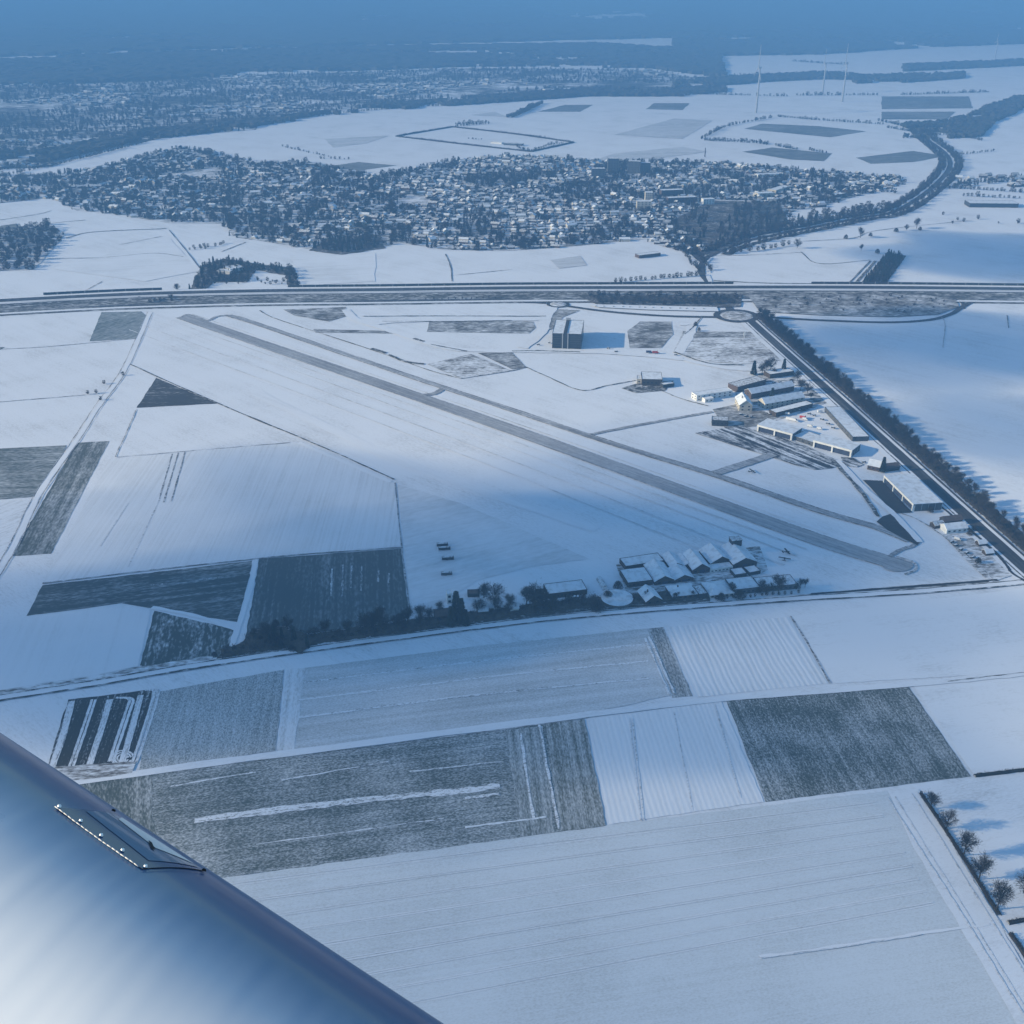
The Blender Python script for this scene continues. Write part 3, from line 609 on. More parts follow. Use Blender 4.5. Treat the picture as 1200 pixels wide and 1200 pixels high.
def building(name, label, cat, fl, fr, br=None, depth=None, h=6.0, roof='flat', rise=3.0, wall='grey', rmat='roofsnow', win=(0, 1), side_win=0, group=None,
             parapet=True, door=False, chimney=False, winmat='pane', winh=1.4):
    o, W, D, a = frame_of(fl, fr, br, depth)
    root = empty(name, o, a); tag(root, label, cat, group)
    wall_shape(W, D, h, roof, rise).build('wall', B[wall], root)
    rf = roof_shape(W, D, h, roof, rise).build('roof', B[rmat], root)
    if roof == 'flat' and parapet:
        p = MB(); t = 0.32
        p.box(-.05, -.05, h + .005, W + .05, t, h + .5).box(-.05, D - t, h + .005, W + .05, D + .05, h + .5).box(-.05, t + .002, h + .005, t, D - t - .002, h + .5).box(W - t, t + .002, h + .005, W + .05, D - t - .002, h + .5)
        p.build('parapet', B[wall], root)
    if chimney: MB().box(W * .3, D * .45, h + rise * .5, W * .3 + .9, D * .45 + .9, h + rise + 1.2).build('chimney', B['brick'], rf)
    n, rows = win
    for r in range(rows):
        z = (r + .5) * h / rows - winh / 2
        for k in range(n):
            x = (k + .5) * W / n; ww = min(2.2, W / n * .55)
            MB().box(x - ww / 2, -.06, z, x + ww / 2, .05, z + winh).build('window', B[winmat], root)
        for k in range(side_win):
            y = (k + .5) * D / side_win; ww = min(2.2, D / side_win * .55)
            MB().box(-.06, y - ww / 2, z, .05, y + ww / 2, z + winh).build('window', B[winmat], root)
            MB().box(W - .05, y - ww / 2, z, W + .06, y + ww / 2, z + winh).build('window', B[winmat], root)
    if door: MB().box(W * .4, -.08, 0, W * .4 + min(4.5, W * .4), .05, min(4.0, h * .75)).build('door', B['blue'], root)
    return root, W, D

# big dark office block north of the runway
root, W, D = building('office_block', 'large dark glazed office cube with snowy roof and long blue shadow beside the white street', 'office building', (647, 408), (681, 409.2), None, 62, 20, wall='dark')
for k in range(6):
    z = 1.6 + k * 3.1
    MB().box(0.6, -.12, z, W * .27, .05, z + 1.7).build('window_band', B['pane'], root)
    MB().box(W * .60, -.12, z, W - .6, .05, z + 1.7).build('window_band', B['pane'], root)
    MB().box(W - .05, .8, z, W + .12, D - .8, z + 1.7).build('window_band', B['pane'], root)
for x in (.335, .52): MB().box(W * x, -.5, 0, W * x + 1.3, .02, 21.4).build('stair_shaft', B['metal'], root)
MB().box(W * .375, -.25, .5, W * .515, .03, 20.4).build('glass_front', B['pane'], root)
MB().box(W * .38, 1.0, 20.3, W * .50, D - 2, 21.1).build('roof_channel', B['dark'], root)
MB().box(W * .37, D - 3, 20.3, W * .53, D - .6, 23.6).build('plant_room', B['metal'], root)

def hangar(label, fl, fr, br, h, bays):
    o, W, D, a = frame_of(fl, fr, br)
    root = empty('hangar', o, a); tag(root, label, 'hangar', 'white-fronted aircraft hangars')
    MB().box(0, 1.6, 0, W, D, h).build('wall', B['grey'], root)
    MB().box(-.3, .2, h + .02, W + .3, D + .3, h + .5).build('roof', B['roofsnow'], root)
    MB().box(-.4, -.4, h - 1.5, W + .4, .18, h + .55).build('fascia', B['white'], root)
    pw = 1.6; xs = [0 + i * (W - pw) / bays for i in range(bays + 1)]
    for x in xs: MB().box(x, -.35, 0, x + pw, 1.55, h - 1.52).build('pillar', B['white'], root)
    for i in range(bays):
        d = MB().box(xs[i] + pw + .05, 1.0, 0.05, xs[i + 1] - .05, 1.58, h - 1.55).build('door', B['blue'], root)
    n = max(3, int(D / 6))
    for k in range(n + 1):
        y = 1.7 + k * (D - 2.1) / n
        MB().box(W - .02, y, 0, W + .14, y + .35, h - .05).build('rib', B['metal'], root)
    return root, W, D
hangar('wide snow-roofed hangar with white front and dark ribbed end wall beside main road', (1035, 565.5), (1069, 599.5), (1102.5, 597), 7.5, 3)
hangar('snow-roofed hangar with white front and blue doors behind the slushy apron', (887, 505.5), (927.5, 516.5), (947, 511), 7.5, 2)
hangar('snow-roofed hangar with white front between apron and long roadside shed', (952.5, 524), (997, 536), (1015, 530), 7.5, 2)
building('link_building', 'low snowy link roof between the two apron hangars', 'building', (929, 515), (952, 523), (968, 517), None, 4, win=(3, 1))
building('roadside_shed', 'long narrow snow-roofed shed running along the main road', 'shed', (966, 482), (998.5, 517.5), (1018, 517), None, 5, wall='grey', win=(10, 1))
building('workshop', 'long low snow-roofed workshop with brown end wall behind the hangars', 'workshop', (909, 489), (952, 478), None, 11, 5, wall='wood', win=(8, 1))
building('gabled_house', 'pale gabled house facing the camera at the yard left of the workshops', 'house', (866, 482), (881, 482), None, 26, 7.5, 'gy', 5.5, 'cream', 'roofsnow', (2, 2), 4, chimney=True)
building('gabled_barn', 'long snow-roofed barn with pale window gable right of the gabled house', 'barn', (896, 480), (942, 472), None, 14, 7.0, 'gx', 4.5, 'cream', 'roofsnow', (8, 2), 2)
building('gabled_barn', 'long snowy barn with a dark conifer standing before its front', 'barn', (880, 468), (930, 458.5), None, 13, 7.0, 'gx', 4.0, 'brick', 'roofsnow', (9, 2), 1)
building('flat_roofed_house', 'white flat-roofed house with white end wall at the edge of the yard', 'house', (816, 470), (858, 464), None, 12, 6.5, wall='white', win=(7, 2), side_win=2)
building('flat_roofed_house', 'low white annex in front of the white flat-roofed house', 'house', (826, 472), (836, 470.5), None, 8, 4, wall='white', win=(2, 1))
building('flat_roofed_hall', 'broad flat-roofed hall with patchy snow behind the white house', 'hall', (864, 460), (897, 451), None, 16, 6.5, wall='brick', rmat='roofthin', win=(6, 1))
building('flat_roofed_hall', 'flat-roofed hall with clean snow roof close to the conifers', 'hall', (902, 444), (930, 440), None, 14, 5.5, wall='wood', win=(6, 1))
building('dark_pavilion', 'dark square pavilion on the snow left of the slushy apron', 'pavilion', (834, 499), (853, 500), None, 12, 6.5, wall='dark', rmat='roofthin', win=(4, 1))
building('small_gabled_house', 'small snow-roofed house with conifer between hangar and main road', 'house', (1016, 550), (1030, 553), None, 13, 5, 'gx', 4, 'brick', 'roofsnow', (3, 1))
building('garden_shed', 'dark shed behind the small gabled house beside main road', 'shed', (1038, 553), (1054, 551), None, 10, 4, 'gx', 2.5, 'dark', 'rooftile')
building('white_gabled_hut', 'white gabled hut with snowy roof near the road corner', 'hut', (1109, 626), (1133, 623.5), None, 11, 4.5, 'gx', 3, 'white', 'roofsnow', (4, 1))
building('dark_barn', 'dark barn behind the white gabled hut', 'barn', (1106, 617), (1127, 614.5), None, 8, 5, 'gx', 3, 'dark', 'rooftile')
building('dark_shed', 'small dark shed left of the white gabled hut', 'shed', (1095, 620), (1106, 618), None, 7, 3.5, 'gx', 2, 'wood', 'roofthin')
building('boarded_hut', 'small boarded hut under snow near the ditch by main road', 'hut', (1147, 641), (1156, 640), None, 6, 3, 'gx', 2, 'wood', 'roofsnow')
building('boarded_hut', 'small boarded hut beside a bush below the other hut', 'hut', (1155, 652), (1164, 651), None, 6, 3, 'gx', 2, 'wood', 'roofsnow')
# farmstead north of the taxiway
building('farm_building', 'flat snowy building with sunlit pale end standing on dark trodden ground', 'farm building', (752, 452), (776, 452.5), (790, 444), None, 8, wall='wood', win=(5, 1))
building('farm_annex', 'low snowy annex with orange-lit end left of the farm building', 'annex', (746, 449.5), (757, 450), None, 14, 5.5, wall='cream', win=(2, 1))
building('farm_shed', 'small shed in shadow right of the farm building', 'shed', (777, 455), (790, 453), None, 8, 4, wall='dark')

# hamlet at the south edge of the airfield
building('flat_barn', 'flat snow-roofed barn at the left front corner of the hamlet', 'barn', (735.5, 689), (765, 685.5), None, 22, 4.4, wall='wood', win=(6, 1))
for k, (fl_, fr_, lb_) in enumerate((((861, 677.5), (875, 675.5), 'white-topped trailer hut before the largest hall, left of two'), ((878, 675), (891, 672.5), 'white-topped trailer hut before the largest hall, right of two'))):
    building('trailer_hut', lb_, 'hut', fl_, fr_, None, 10, 2.8, wall='dark', win=(3, 1), winh=.9, group='trailer huts before the largest hall')
building('flat_barn', 'long flat barn with dark roof edge behind the front barn', 'barn', (733, 669), (778, 662), None, 14, 4.0, wall='wood')
building('gabled_hall', 'gabled hall with half its roof slope lit next to front barn', 'hall', (767, 686), (790, 683.5), None, 28, 3.6, 'gy', 4.5, 'wood', 'roofsnow', (2, 1), door=True)
building('gabled_hall', 'front gabled hall with bright left slope in middle of the hamlet', 'hall', (790.5, 683.5), (812.5, 680.5), None, 18, 3.2, 'gy', 3.7, 'brick', 'roofsnow', (2, 1), door=True)
building('gabled_hall', 'narrow gabled hall set behind the middle front hall', 'hall', (785, 668.5), (801, 666.5), None, 20, 3.6, 'gy', 2.9, 'wood', 'roofsnow')
building('lean_to', 'small lean-to roof between two gabled halls of the hamlet', 'shed', (801.5, 667), (811, 666), None, 18, 3.6, 'gy', 1.6, 'wood', 'roofsnow')
building('gabled_hall', 'broad gabled hall with shaded blue right slope behind the empty yard', 'hall', (811.5, 673), (832, 670.5), None, 26, 4.3, 'gy', 4.9, 'brick', 'roofsnow', (3, 1), door=True)
building('gabled_hall', 'broad gabled hall with patch of bare tiles behind low white store', 'hall', (832.5, 664.5), (858, 661), None, 24, 3.6, 'gy', 5.3, 'wood', 'roofsnow')
building('low_store', 'low flat-roofed pale store with small windows between two big halls', 'store', (832.5, 671.5), (858.5, 668), None, 8, 3, wall='white', win=(6, 1), winh=.9)
root, W, D = building('gabled_hall', 'largest hall at the right end with small tower on its ridge', 'hall', (859, 667), (886.5, 663.5), None, 30, 4.7, 'gy', 4.9, 'wood', 'roofsnow', (3, 1), door=True)
MB().box(W * .42, D - 6, 7, W * .42 + 9, D + 1, 13).build('tower', B['dark'], root); MB().box(W * .42 - .3, D - 6.3, 13.02, W * .42 + 9.3, D + 1.3, 13.4).build('tower_roof', B['roofthin'], root)
building('gabled_cottage', 'snowy cottage with round-shouldered roof right of the white tank', 'cottage', (757, 709), (775, 706), None, 17, 3.2, 'gy', 4.5, 'wood', 'roofsnow', (2, 1), chimney=True)
building('hipped_house', 'hip-roofed house with bushes in front right of the cottage', 'house', (788, 703.5), (818, 700), None, 17, 3.4, 'hip', 3.8, 'brick', 'roofsnow', (5, 1), chimney=True)
building('small_outbuilding', 'small dark outbuilding with white skylight right of the hip-roofed house', 'outbuilding', (819, 702), (829, 700.5), None, 14, 4, wall='dark', rmat='roofthin')
building('hipped_house', 'wide hip-roofed house behind bare bushes at the end of lane', 'house', (832, 701.5), (860, 698.5), None, 20, 3.0, 'hip', 3.8, 'cream', 'roofsnow', (5, 1))
building('long_flat_hall', 'long flat snowy hall behind the dark hedge, left half', 'hall', (859, 697.5), (890, 694), None, 18, 4.5, wall='grey', win=(6, 1))
building('long_flat_hall', 'long flat snowy hall with raised dark corner, right half', 'hall', (890.5, 694), (934, 690), None, 16, 4, wall='grey', win=(8, 1))
# west of the hamlet
root, W, D = building('long_club_house', 'long snow-roofed club house with dark parapet left of the hamlet', 'club house', (642.5, 702), (688, 696.5), None, 16, 4.2, wall='wood', win=(10, 1))
building('dark_kiosk', 'tiny dark kiosk on the snow between the two bare trees', 'kiosk', (548, 700), (562, 699.5), None, 7, 2.6, wall='dark', rmat='rooftile')
building('open_shelter', 'narrow brown shelter with snowy lean-to roof behind the scrub', 'shelter', (561, 722), (572, 721), None, 18, 4, 'gx', 2, 'wood', 'roofsnow')
building('brick_cottage', 'low brick cottage almost hidden by trees behind the scrub', 'cottage', (510, 727), (528, 725), None, 10, 3.5, 'gx', 2.5, 'brick', 'rooftile')
building('snowy_hut', 'small hut under snow behind the scrub below the big tree', 'hut', (598, 718), (608, 717), None, 9, 3.5, 'gx', 2.5, 'white', 'roofsnow')
building('tower_cabin', 'small white control cabin left of the dark conifers', 'cabin', (524, 708), (530, 707.5), None, 6, 9, wall='white', rmat='roofsnow', win=(1, 2), winh=2.2)
for i, (px, lb) in enumerate((((512, 641, 525), 'dark glider trailer at the top of the row on snow'), ((514, 645.5, 528), 'glider trailer close below the topmost trailer'),
                              ((518, 657, 532), 'dark glider trailer in the middle of row on snow'), ((517, 675, 530), 'greyish glider trailer at the lower end of row'))):
    x0, y, x1 = px; o, W, D, a = frame_of((x0, y), (x1, y - .6), None, 3.2)
    r = empty('glider_trailer', o, a); tag(r, lb, 'trailer', 'glider trailers in a row on snow')
    MB().box(0, 0, .5, W, D, 2.7).build('body', B['dark'] if i != 3 else B['grey'], r, bevel=.15)
    MB().box(.4, .3, 2.72, W - .4, D - .3, 2.82).build('snow_cover', B['roofthin'], r)
    for x in (W * .35, W * .45):
        for y_ in (-.1, D - .15): MB().tube((x, y_, .35), (x, y_ + .25, .35), .35, .35, 10).build('wheel', B['rubber'], r)
# round covered tank
c = G(723, 704); r = empty('round_tank', c); tag(r, 'large round tank with flat snow lid left of the hamlet', 'tank')
n = 40; ring = [(13 * math.cos(2 * math.pi * k / n), 13 * math.sin(2 * math.pi * k / n)) for k in range(n)]
MB().add([(x, y, 0) for x, y in ring] + [(x, y, 3.0) for x, y in ring], [(k, (k + 1) % n, n + (k + 1) % n, n + k) for k in range(n)]).build('wall', B['grey'], r)
MB().add([(x * .985, y * .985, 3.0) for x, y in ring] + [(x * .93, y * .93, 3.2) for x, y in ring] + [(x * .5, y * .5, 3.4) for x, y in ring] + [(0, 0, 3.5)],
         [(j * n + k, j * n + (k + 1) % n, (j + 1) * n + (k + 1) % n, (j + 1) * n + k) for j in (0, 1) for k in range(n)] + [(2 * n + k, 2 * n + (k + 1) % n, 3 * n) for k in range(n)]).build('lid', B['roofsnow'], r, smooth=True)
# curved pipe shed beside it: two arched greenhouse tunnels
def tunnel(label, a, b, wd):
    p, q = G(*a), G(*b); L = (q - p).length; an = math.atan2((q - p).y, (q - p).x)
    r = empty('film_tunnel', p, an); tag(r, label, 'tunnel'); N = 10; vs = []
    for x in (0, L):
        for k in range(N + 1):
            t = math.pi * k / N; vs.append((x, wd / 2 * math.cos(t), 3.2 * math.sin(t) + .02))
    MB().add(vs, [(k, k + 1, N + 2 + k, N + 1 + k) for k in range(N)] + [tuple(range(N, -1, -1)), tuple(range(N + 1, 2 * N + 2))]).build('cover', B['roofthin'], r, smooth=False)
    MB().box(-.2, -1.4, 0, -.02, 1.4, 2.4).build('door', B['dark'], r)
tunnel('dark bent tunnel tent running down beside the round tank', (702, 679), (713, 696), 5)

# masts of light and other small uprights
p = G(872, 397); r = empty('advertising_pylon', p); tag(r, 'tall white pylon sign standing on brown grass left of main road', 'pylon sign')
MB().box(-.5, -.3, 0, .5, .3, 9).build('post', B['white'], r); MB().box(-1.1, -.45, 4.5, 1.1, .45, 9.5).build('panel', B['white'], r)

# wind turbines on the far plain
def turbine(px, top, label):
    b = G(*px); t = dist_of(b.x, b.y); H = (px[1] - top) * t / FPX / math.cos(math.asin(ALT / t)) * 0.66
    r = empty('wind_turbine', b); tag(r, label, 'wind turbine', 'wind turbines on the far plain')
    MB().tube((0, 0, 0), (0, 0, H), 3.4, 2.2, 12).build('tower', B['mast'], r)
    MB().box(-5, -2, H, 5, 2, H + 4).build('nacelle', B['mast'], r)
    for k in range(3):
        a = math.radians(90 + 120 * k + 4); d = Vector((0.0, math.cos(a), math.sin(a)))
        MB().tube(Vector((-6, 0, H + 2)), Vector((-6, 0, H + 2)) + d * (H * .5), 1.6, .5, 6).build('blade', B['mast'], r)
turbine((886, 132.5), 65, 'tallest slim wind turbine, standing in front of the tree row')
turbine((964, 108), 66, 'slim wind turbine half hidden behind the far tree row')
turbine((987, 119.5), 63, 'slim wind turbine on the snow field right of two others')
turbine((1166, 68), 45, 'faint slim wind turbine alone at the far right')
p = G(826, 184); r = empty('chimney', p); tag(r, 'dark slim chimney behind the village on snow', 'chimney')
MB().tube((0, 0, 0), (0, 0, 22), 1.6, 1.1, 10).build('shaft', B['brick'], r); MB().tube((0, 0, 22), (0, 0, 23), 1.3, 1.3, 10).build('cap', B['dark'], r)

# noise barriers on the motorway's north edge
def barrier(x0, x1, label):
    cl = offset_line(mwl, 23.0)
    seg = [p for p in cl if x0 <= (p.x / (p.y * CP + (ALT - HM) * SP_) * FPX + 600) <= x1]
    o = Vector((seg[0].x, seg[0].y, HM)); r = empty('noise_barrier', o); tag(r, label, 'noise barrier', 'noise barriers along the motorway')
    vs, fs = [], []
    for i, p in enumerate(seg):
        for dy in (-.15, .15):
            for z in (0, 4.0): vs.append((p.x - o.x, p.y - o.y + dy, z))
        if i:
            a, b = 4 * (i - 1), 4 * i
            fs += [(a, b, b + 1, a + 1), (a + 3, b + 3, b + 2, a + 2), (a + 1, b + 1, b + 3, a + 3)]
    MB().add(vs, fs).build('panel', B['dark'], r)
    acc, last = 0, seg[0]
    for p in seg[1:]:
        L = (p - last).length
        while acc + L > 20:
            t = (20 - acc) / L; last = last.lerp(p, t); acc = 0; L = (p - last).length
            x, y = last.x - o.x, last.y - o.y
            MB().box(x - .35, y - .55, 0, x + .35, y - .17, 4.3).build('post', B['metal'], r)
        acc += L; last = p
barrier(38, 196, 'short dark noise barrier above the snow field at left end of motorway')
barrier(330, 872, 'long dark noise barrier with pale posts below the village fields')
barrier(950, 1215, 'dark noise barrier with pale posts right of the road junction')

# ------------------------------------------------------------------ vehicles and aircraft
def van_proto(nm, label, cat, paint, L, W_, H_):
    r = empty(nm); tag(r, label, cat)
    prof = [(0, .45), (L, .45), (L, 1.1), (L * .86, 1.2), (L * .76, H_), (0.05, H_)]
    m = MB(); n = len(prof)
    m.add([(x, -W_ / 2, z) for x, z in prof] + [(x, W_ / 2, z) for x, z in prof], [tuple(range(n)), tuple(range(2 * n - 1, n - 1, -1))] + [(k, n + k, n + (k + 1) % n, (k + 1) % n) for k in range(n)])
    m.build('body', B[paint], r, bevel=.06)
    MB().add([(L * .865, -W_ * .4, 1.24), (L * .865, W_ * .4, 1.24), (L * .775, W_ * .4, H_ - .12), (L * .775, -W_ * .4, H_ - .12)], [(0, 1, 2, 3)]).build('windscreen', B['pane'], r).location = (.05, 0, .05)
    MB().box(.1, -W_ * .42, H_ + .02, L * .72, W_ * .42, H_ + .12).build('snow_cover', B['roofsnow'], r)
    for x in (L * .2, L * .8):
        for y in (-W_ / 2, W_ / 2): MB().tube((x, y - .12, .36), (x, y + .12, .36), .36, .36, 12).build('wheel', B['rubber'], r)
    return r
def put(o, px, ang, label=None, group=None, first=False):
    c = o if first else copy_tree(o); c.location = G(*px); c.location.z += .7; c.rotation_euler.z = ang
    if label: c['label'] = label
    if group: c['group'] = group
    return c
v = van_proto('delivery_van', 'white van with snowy roof', 'van', 'van', 6.0, 2.0, 2.5)
G_V = 'vehicles parked in the workshop yard'
put(v, (925, 487), 2.6, 'white van next to the workshop wall', G_V, True)
for px, a, lb in (((946, 500), -.5, 'white van parked at lower end of the trailer row'), ((957, 503), -.5, 'last white van of the trailer row near the hangar'), ((958, 484), .2, 'white van alone on the snowy yard by the shed'),
                  ((940, 492), -.5, 'white van parked in the middle of the yard row'), ((1118, 632), -.7, 'long white van parked below the white gabled hut')):
    put(v, px, a, lb, G_V)
lo = van_proto('lorry', 'dark blue lorry stopped on the white street', 'lorry', 'navy', 8.5, 2.5, 3.4); put(lo, (757, 414), 0, first=True)
lr = van_proto('lorry', 'red lorry right behind the dark blue lorry on the white street', 'lorry', 'red', 8.5, 2.5, 3.4); put(lr, (764.5, 414.5), 0, first=True)
lt = van_proto('fire_engine', 'red and white truck parked in the workshop yard row', 'truck', 'red', 8.0, 2.5, 3.2); put(lt, (937, 490), -.5, first=True)
tr_ = van_proto('white_trailer', 'long white trailer parked alongside the workshop', 'trailer', 'van', 14, 2.5, 3.2); put(tr_, (921, 492), -.55, first=True)
cr = van_proto('parked_car', 'dark car', 'car', 'dark', 4.4, 1.8, 1.5)
cars = [((629, 405), .4, 'dark car parked left of the office block'), ((643, 403), 1.2, 'dark car close to the front corner of the office block'), ((720, 413), .1, 'dark car parked where the office shadow ends'),
        ((711, 409), .1, 'dark car in the shadow of the office block'), ((790, 417), .3, 'dark car at the bend of the white street'), ((667, 498), 0, 'dark car')][:5]
for i, (px, a, lb) in enumerate(cars): put(cr, px, a, lb, 'dark cars by the office street', i == 0)
lot = [(700 + 9.5 * k, 360.2 + .25 * k) for k in range(14)]
for i, px in enumerate(lot): put(cr, (px[0] + random.uniform(-2, 2), px[1]), 1.5, 'snowy car in the parking row below the motorway scrub', 'cars in the parking lot')
for i, (x, y) in enumerate(((664.5, 703.5), (668, 703.2), (673, 702.8), (677, 702.4), (682, 701.8))): put(cr, (x, y), 1.4, 'dark car in the row before the long club house', 'cars before the club house')
for i, (x, y, a) in enumerate(((866, 487, .4), (872, 489, .4), (878, 490, .3), (902, 487, 1.9), (946, 486, .3), (952, 488, .3), (961, 492, -.6), (968, 497, -.6), (974, 502, -.6), (935, 482, .3), (905, 450, .4), (912, 449, .4), (942, 452, 1.2))):
    put(cr, (x, y), a, 'dark car parked in the yards between the workshops and hangars', 'cars in the workshop yards')
for i, (x, y, a) in enumerate(((1113, 637, .5), (1118, 641, .5), (1124, 646, .6), (1131, 650, .6), (1138, 655, .5), (1044, 546, .5), (1010, 543, .3))):
    put(cr, (x, y), a, 'dark car on the rough snow by the road corner huts and small house', 'cars near the road corner')
def plane(px, ang, label):
    r = empty('small_aircraft', G(*px), ang); r.location.z += .5; tag(r, label, 'aircraft', 'light aircraft parked on snow')
    f = MB(); prev = None
    for x, ra, z in ((-3.6, .12, 1.25), (-1, .38, 1.15), (1.2, .6, 1.1), (2.6, .55, 1.0), (3.3, .2, 1.0)):
        if prev: f.tube((prev[0], 0, prev[2]), (x, 0, z), prev[1], ra, 10)
        prev = (x, ra, z)
    f.build('fuselage', B['dark'], r); MB().box(.2, -5.2, 1.5, 1.7, 5.2, 1.68).build('wing', B['dark'], r)
    MB().box(-3.6, -1.7, 1.3, -2.8, 1.7, 1.4).build('tailplane', B['dark'], r); MB().box(-3.6, -.06, 1.3, -2.8, .06, 2.6).build('fin', B['dark'], r)
    for y in (-1, 1): MB().tube((1, y - .1, .25), (1, y + .1, .25), .25, .25, 8).build('wheel', B['rubber'], r)
plane((880.5, 554), .4, 'small dark aircraft parked on snow below the slushy apron'); plane((921, 648.5), .2, 'small dark aircraft on snow right of the hamlet')
plane((919, 657), 1.2, 'small dark aircraft below another at the right of hamlet')

# ------------------------------------------------------------------ trees: prototypes
BARK = mottled('bark', (0.058, 0.047, 0.036), (0.038, 0.032, 0.026), 2.0, rand=.25)
TWIG = mottled('twigs', (0.044, 0.036, 0.028), (0.027, 0.023, 0.019), 0.6, rand=.3)
HEDGE = mottled('hedge_twigs', (0.040, 0.034, 0.027), (0.022, 0.019, 0.016), 0.5)
SCRUB = mottled('scrub_twigs', (0.105, 0.088, 0.068), (0.05, 0.042, 0.034), 0.12)
NEEDLE = mottled('needles', (0.030, 0.042, 0.030), (0.018, 0.026, 0.020), 0.8, rand=.25)
def blade(V, Fc, p, d, L, wd):
    x = d.orthogonal().normalized(); x.rotate(Matrix.Rotation(random.uniform(0, 6.28), 3, d))
    b = len(V); q = p + d * L
    V += [tuple(p + x * wd), tuple(p - x * wd), tuple(q)]; Fc.append((b, b + 1, b + 2))
def rnd_dir(d, k):
    v = Vector((random.gauss(0, 1), random.gauss(0, 1), random.gauss(0, 1))); return (d + v * k).normalized()
def bare_tree_meshes(seed, spread=0.36, z0=2.6, n=2000, wd=.072):
    """unit: 10 m tall; limbs fan out into a rounded crown of fine twigs"""
    random.seed(seed); tr = MB(); V, Fc = [], []
    zc = (z0 + 10) / 2; hz_ = (10 - z0) / 2; R = 10 * spread
    tr.tube((0, 0, -.2), (0, 0, z0), .24, .19, 7); tr.tube((0, 0, z0), (.1, .05, 7.5), .19, .04, 6)
    ends = []
    for i in range(16):
        a = i * 2.4 + random.uniform(-.4, .4); el = random.uniform(-.15, 1.25); k = random.uniform(.72, 1.0)
        e = Vector((math.cos(a) * math.cos(el) * R * k, math.sin(a) * math.cos(el) * R * k, zc + math.sin(el) * hz_ * k - .2)); b = Vector((0, 0, z0 + random.uniform(-.5, 1.6) + max(0, el) * 1.2))
        m = b.lerp(e, .5) + Vector((0, 0, .35)); tr.tube(b, m, .11, .07, 5); tr.tube(m, e, .07, .025, 4); ends.append((b, m, e, random.uniform(.7, 1.25)))
    for i in range(n):
        b, m, e, g = random.choice(ends); t = random.random() ** .6; p = (b.lerp(m, t * 2) if t < .5 else m.lerp(e, t * 2 - 1))
        p = p + Vector((random.gauss(0, .62), random.gauss(0, .62), random.gauss(0, .55))) * g; q = p - Vector((0, 0, zc - 1.2))
        if p.z < z0 * .75: continue
        d = rnd_dir(q.normalized(), .45); blade(V, Fc, p, d, random.uniform(.5, 1.15), wd * random.uniform(.55, 1.1))
    random.seed(seed + 500); return tr.mesh('trunk'), np_mesh('crown', V, Fc)
def conifer_meshes(seed, slim=.2):
    random.seed(seed); tr = MB().tube((0, 0, -.2), (0, 0, 9.6), .2, .03, 6); V, Fc = [], []
    for i in range(1900):
        z = .6 + 9 * random.random() ** 1.15; R = (10.2 - z) * slim * random.uniform(.55, 1.08) + .1; a = random.uniform(0, 6.28)
        rr = R * math.sqrt(random.uniform(.25, 1)); p = Vector((rr * math.cos(a) * .75, rr * math.sin(a) * .75, z))
        blade(V, Fc, p, Vector((math.cos(a), math.sin(a), -.35 + random.uniform(-.25, .25))).normalized(), random.uniform(.5, .95), .16)
    return tr.mesh('trunk'), np_mesh('crown', V, Fc)
def bush_meshes(seed):
    random.seed(seed); tr = MB(); V, Fc = [], []
    for i in range(6):
        a = i * 1.05; tr.tube((0, 0, -.1), (math.cos(a) * 2.4, math.sin(a) * 2.4, 5.5), .12, .04, 4)
    for i in range(1700):
        a = random.uniform(0, 6.28); el = random.uniform(.05, 1.5); R = 4.2 * random.random() ** .35
        p = Vector((math.cos(a) * math.cos(el) * R * 1.1, math.sin(a) * math.cos(el) * R * 1.1, math.sin(el) * R * 2.0 + .3)); blade(V, Fc, p, rnd_dir(Vector((math.cos(a), math.sin(a), .8)).normalized(), .5), random.uniform(.8, 1.6), .12)
    return tr.mesh('trunk'), np_mesh('crown', V, Fc)
PROTO = {'bare': [bare_tree_meshes(s, sp, z) for s, sp, z in ((1, .33, 2.8), (2, .38, 2.4), (3, .28, 2.6), (4, .36, 3.0), (5, .40, 2.2))],
         'conifer': [conifer_meshes(21, .2), conifer_meshes(22, .26), conifer_meshes(23, .15)],
         'bush': [bush_meshes(31), bush_meshes(32), bush_meshes(33)]}
for k, L in PROTO.items():
    for tm, cm in L:
        tm.materials.append(BARK); cm.materials.append(NEEDLE if k == 'conifer' else TWIG)
random.seed(77)
PNAME = {'bare': 'bare_tree', 'conifer': 'conifer_tree', 'bush': 'bare_bush'}; PCAT = {'bare': 'tree', 'conifer': 'conifer', 'bush': 'bush'}
EXTRA = []
TREES = []                                   # x, y, height, kind, label, group
def T(px, h, kind='bare', label=None, group=None, variant=None): q = G(*px); TREES.append((q.x, q.y, h, kind, label, group, variant))
def inside(x, y, poly):
    c = False; n = len(poly)
    for i in range(n):
        x1, y1 = poly[i]; x2, y2 = poly[i - 1]
        if (y1 > y) != (y2 > y) and x < (x2 - x1) * (y - y1) / (y2 - y1) + x1: c = not c
    return c
def fill_poly(px, sp, h0, h1, kinds, label, group, keep=1.0):
    P = [G2(p) for p in px]; x0, x1 = min(p[0] for p in P), max(p[0] for p in P); y0, y1 = min(p[1] for p in P), max(p[1] for p in P)
    n = 0; y = y0
    while y < y1:
        x = x0
        while x < x1:
            a, b = x + random.uniform(-.45, .45) * sp, y + random.uniform(-.45, .45) * sp
            if random.random() < keep and inside(a, b, P): k = random.choice(kinds); TREES.append((a, b, random.uniform(h0, h1) * (.55 if k == 'bush' else 1), k, label, group, None)); n += 1
            x += sp
        y += sp
    return n
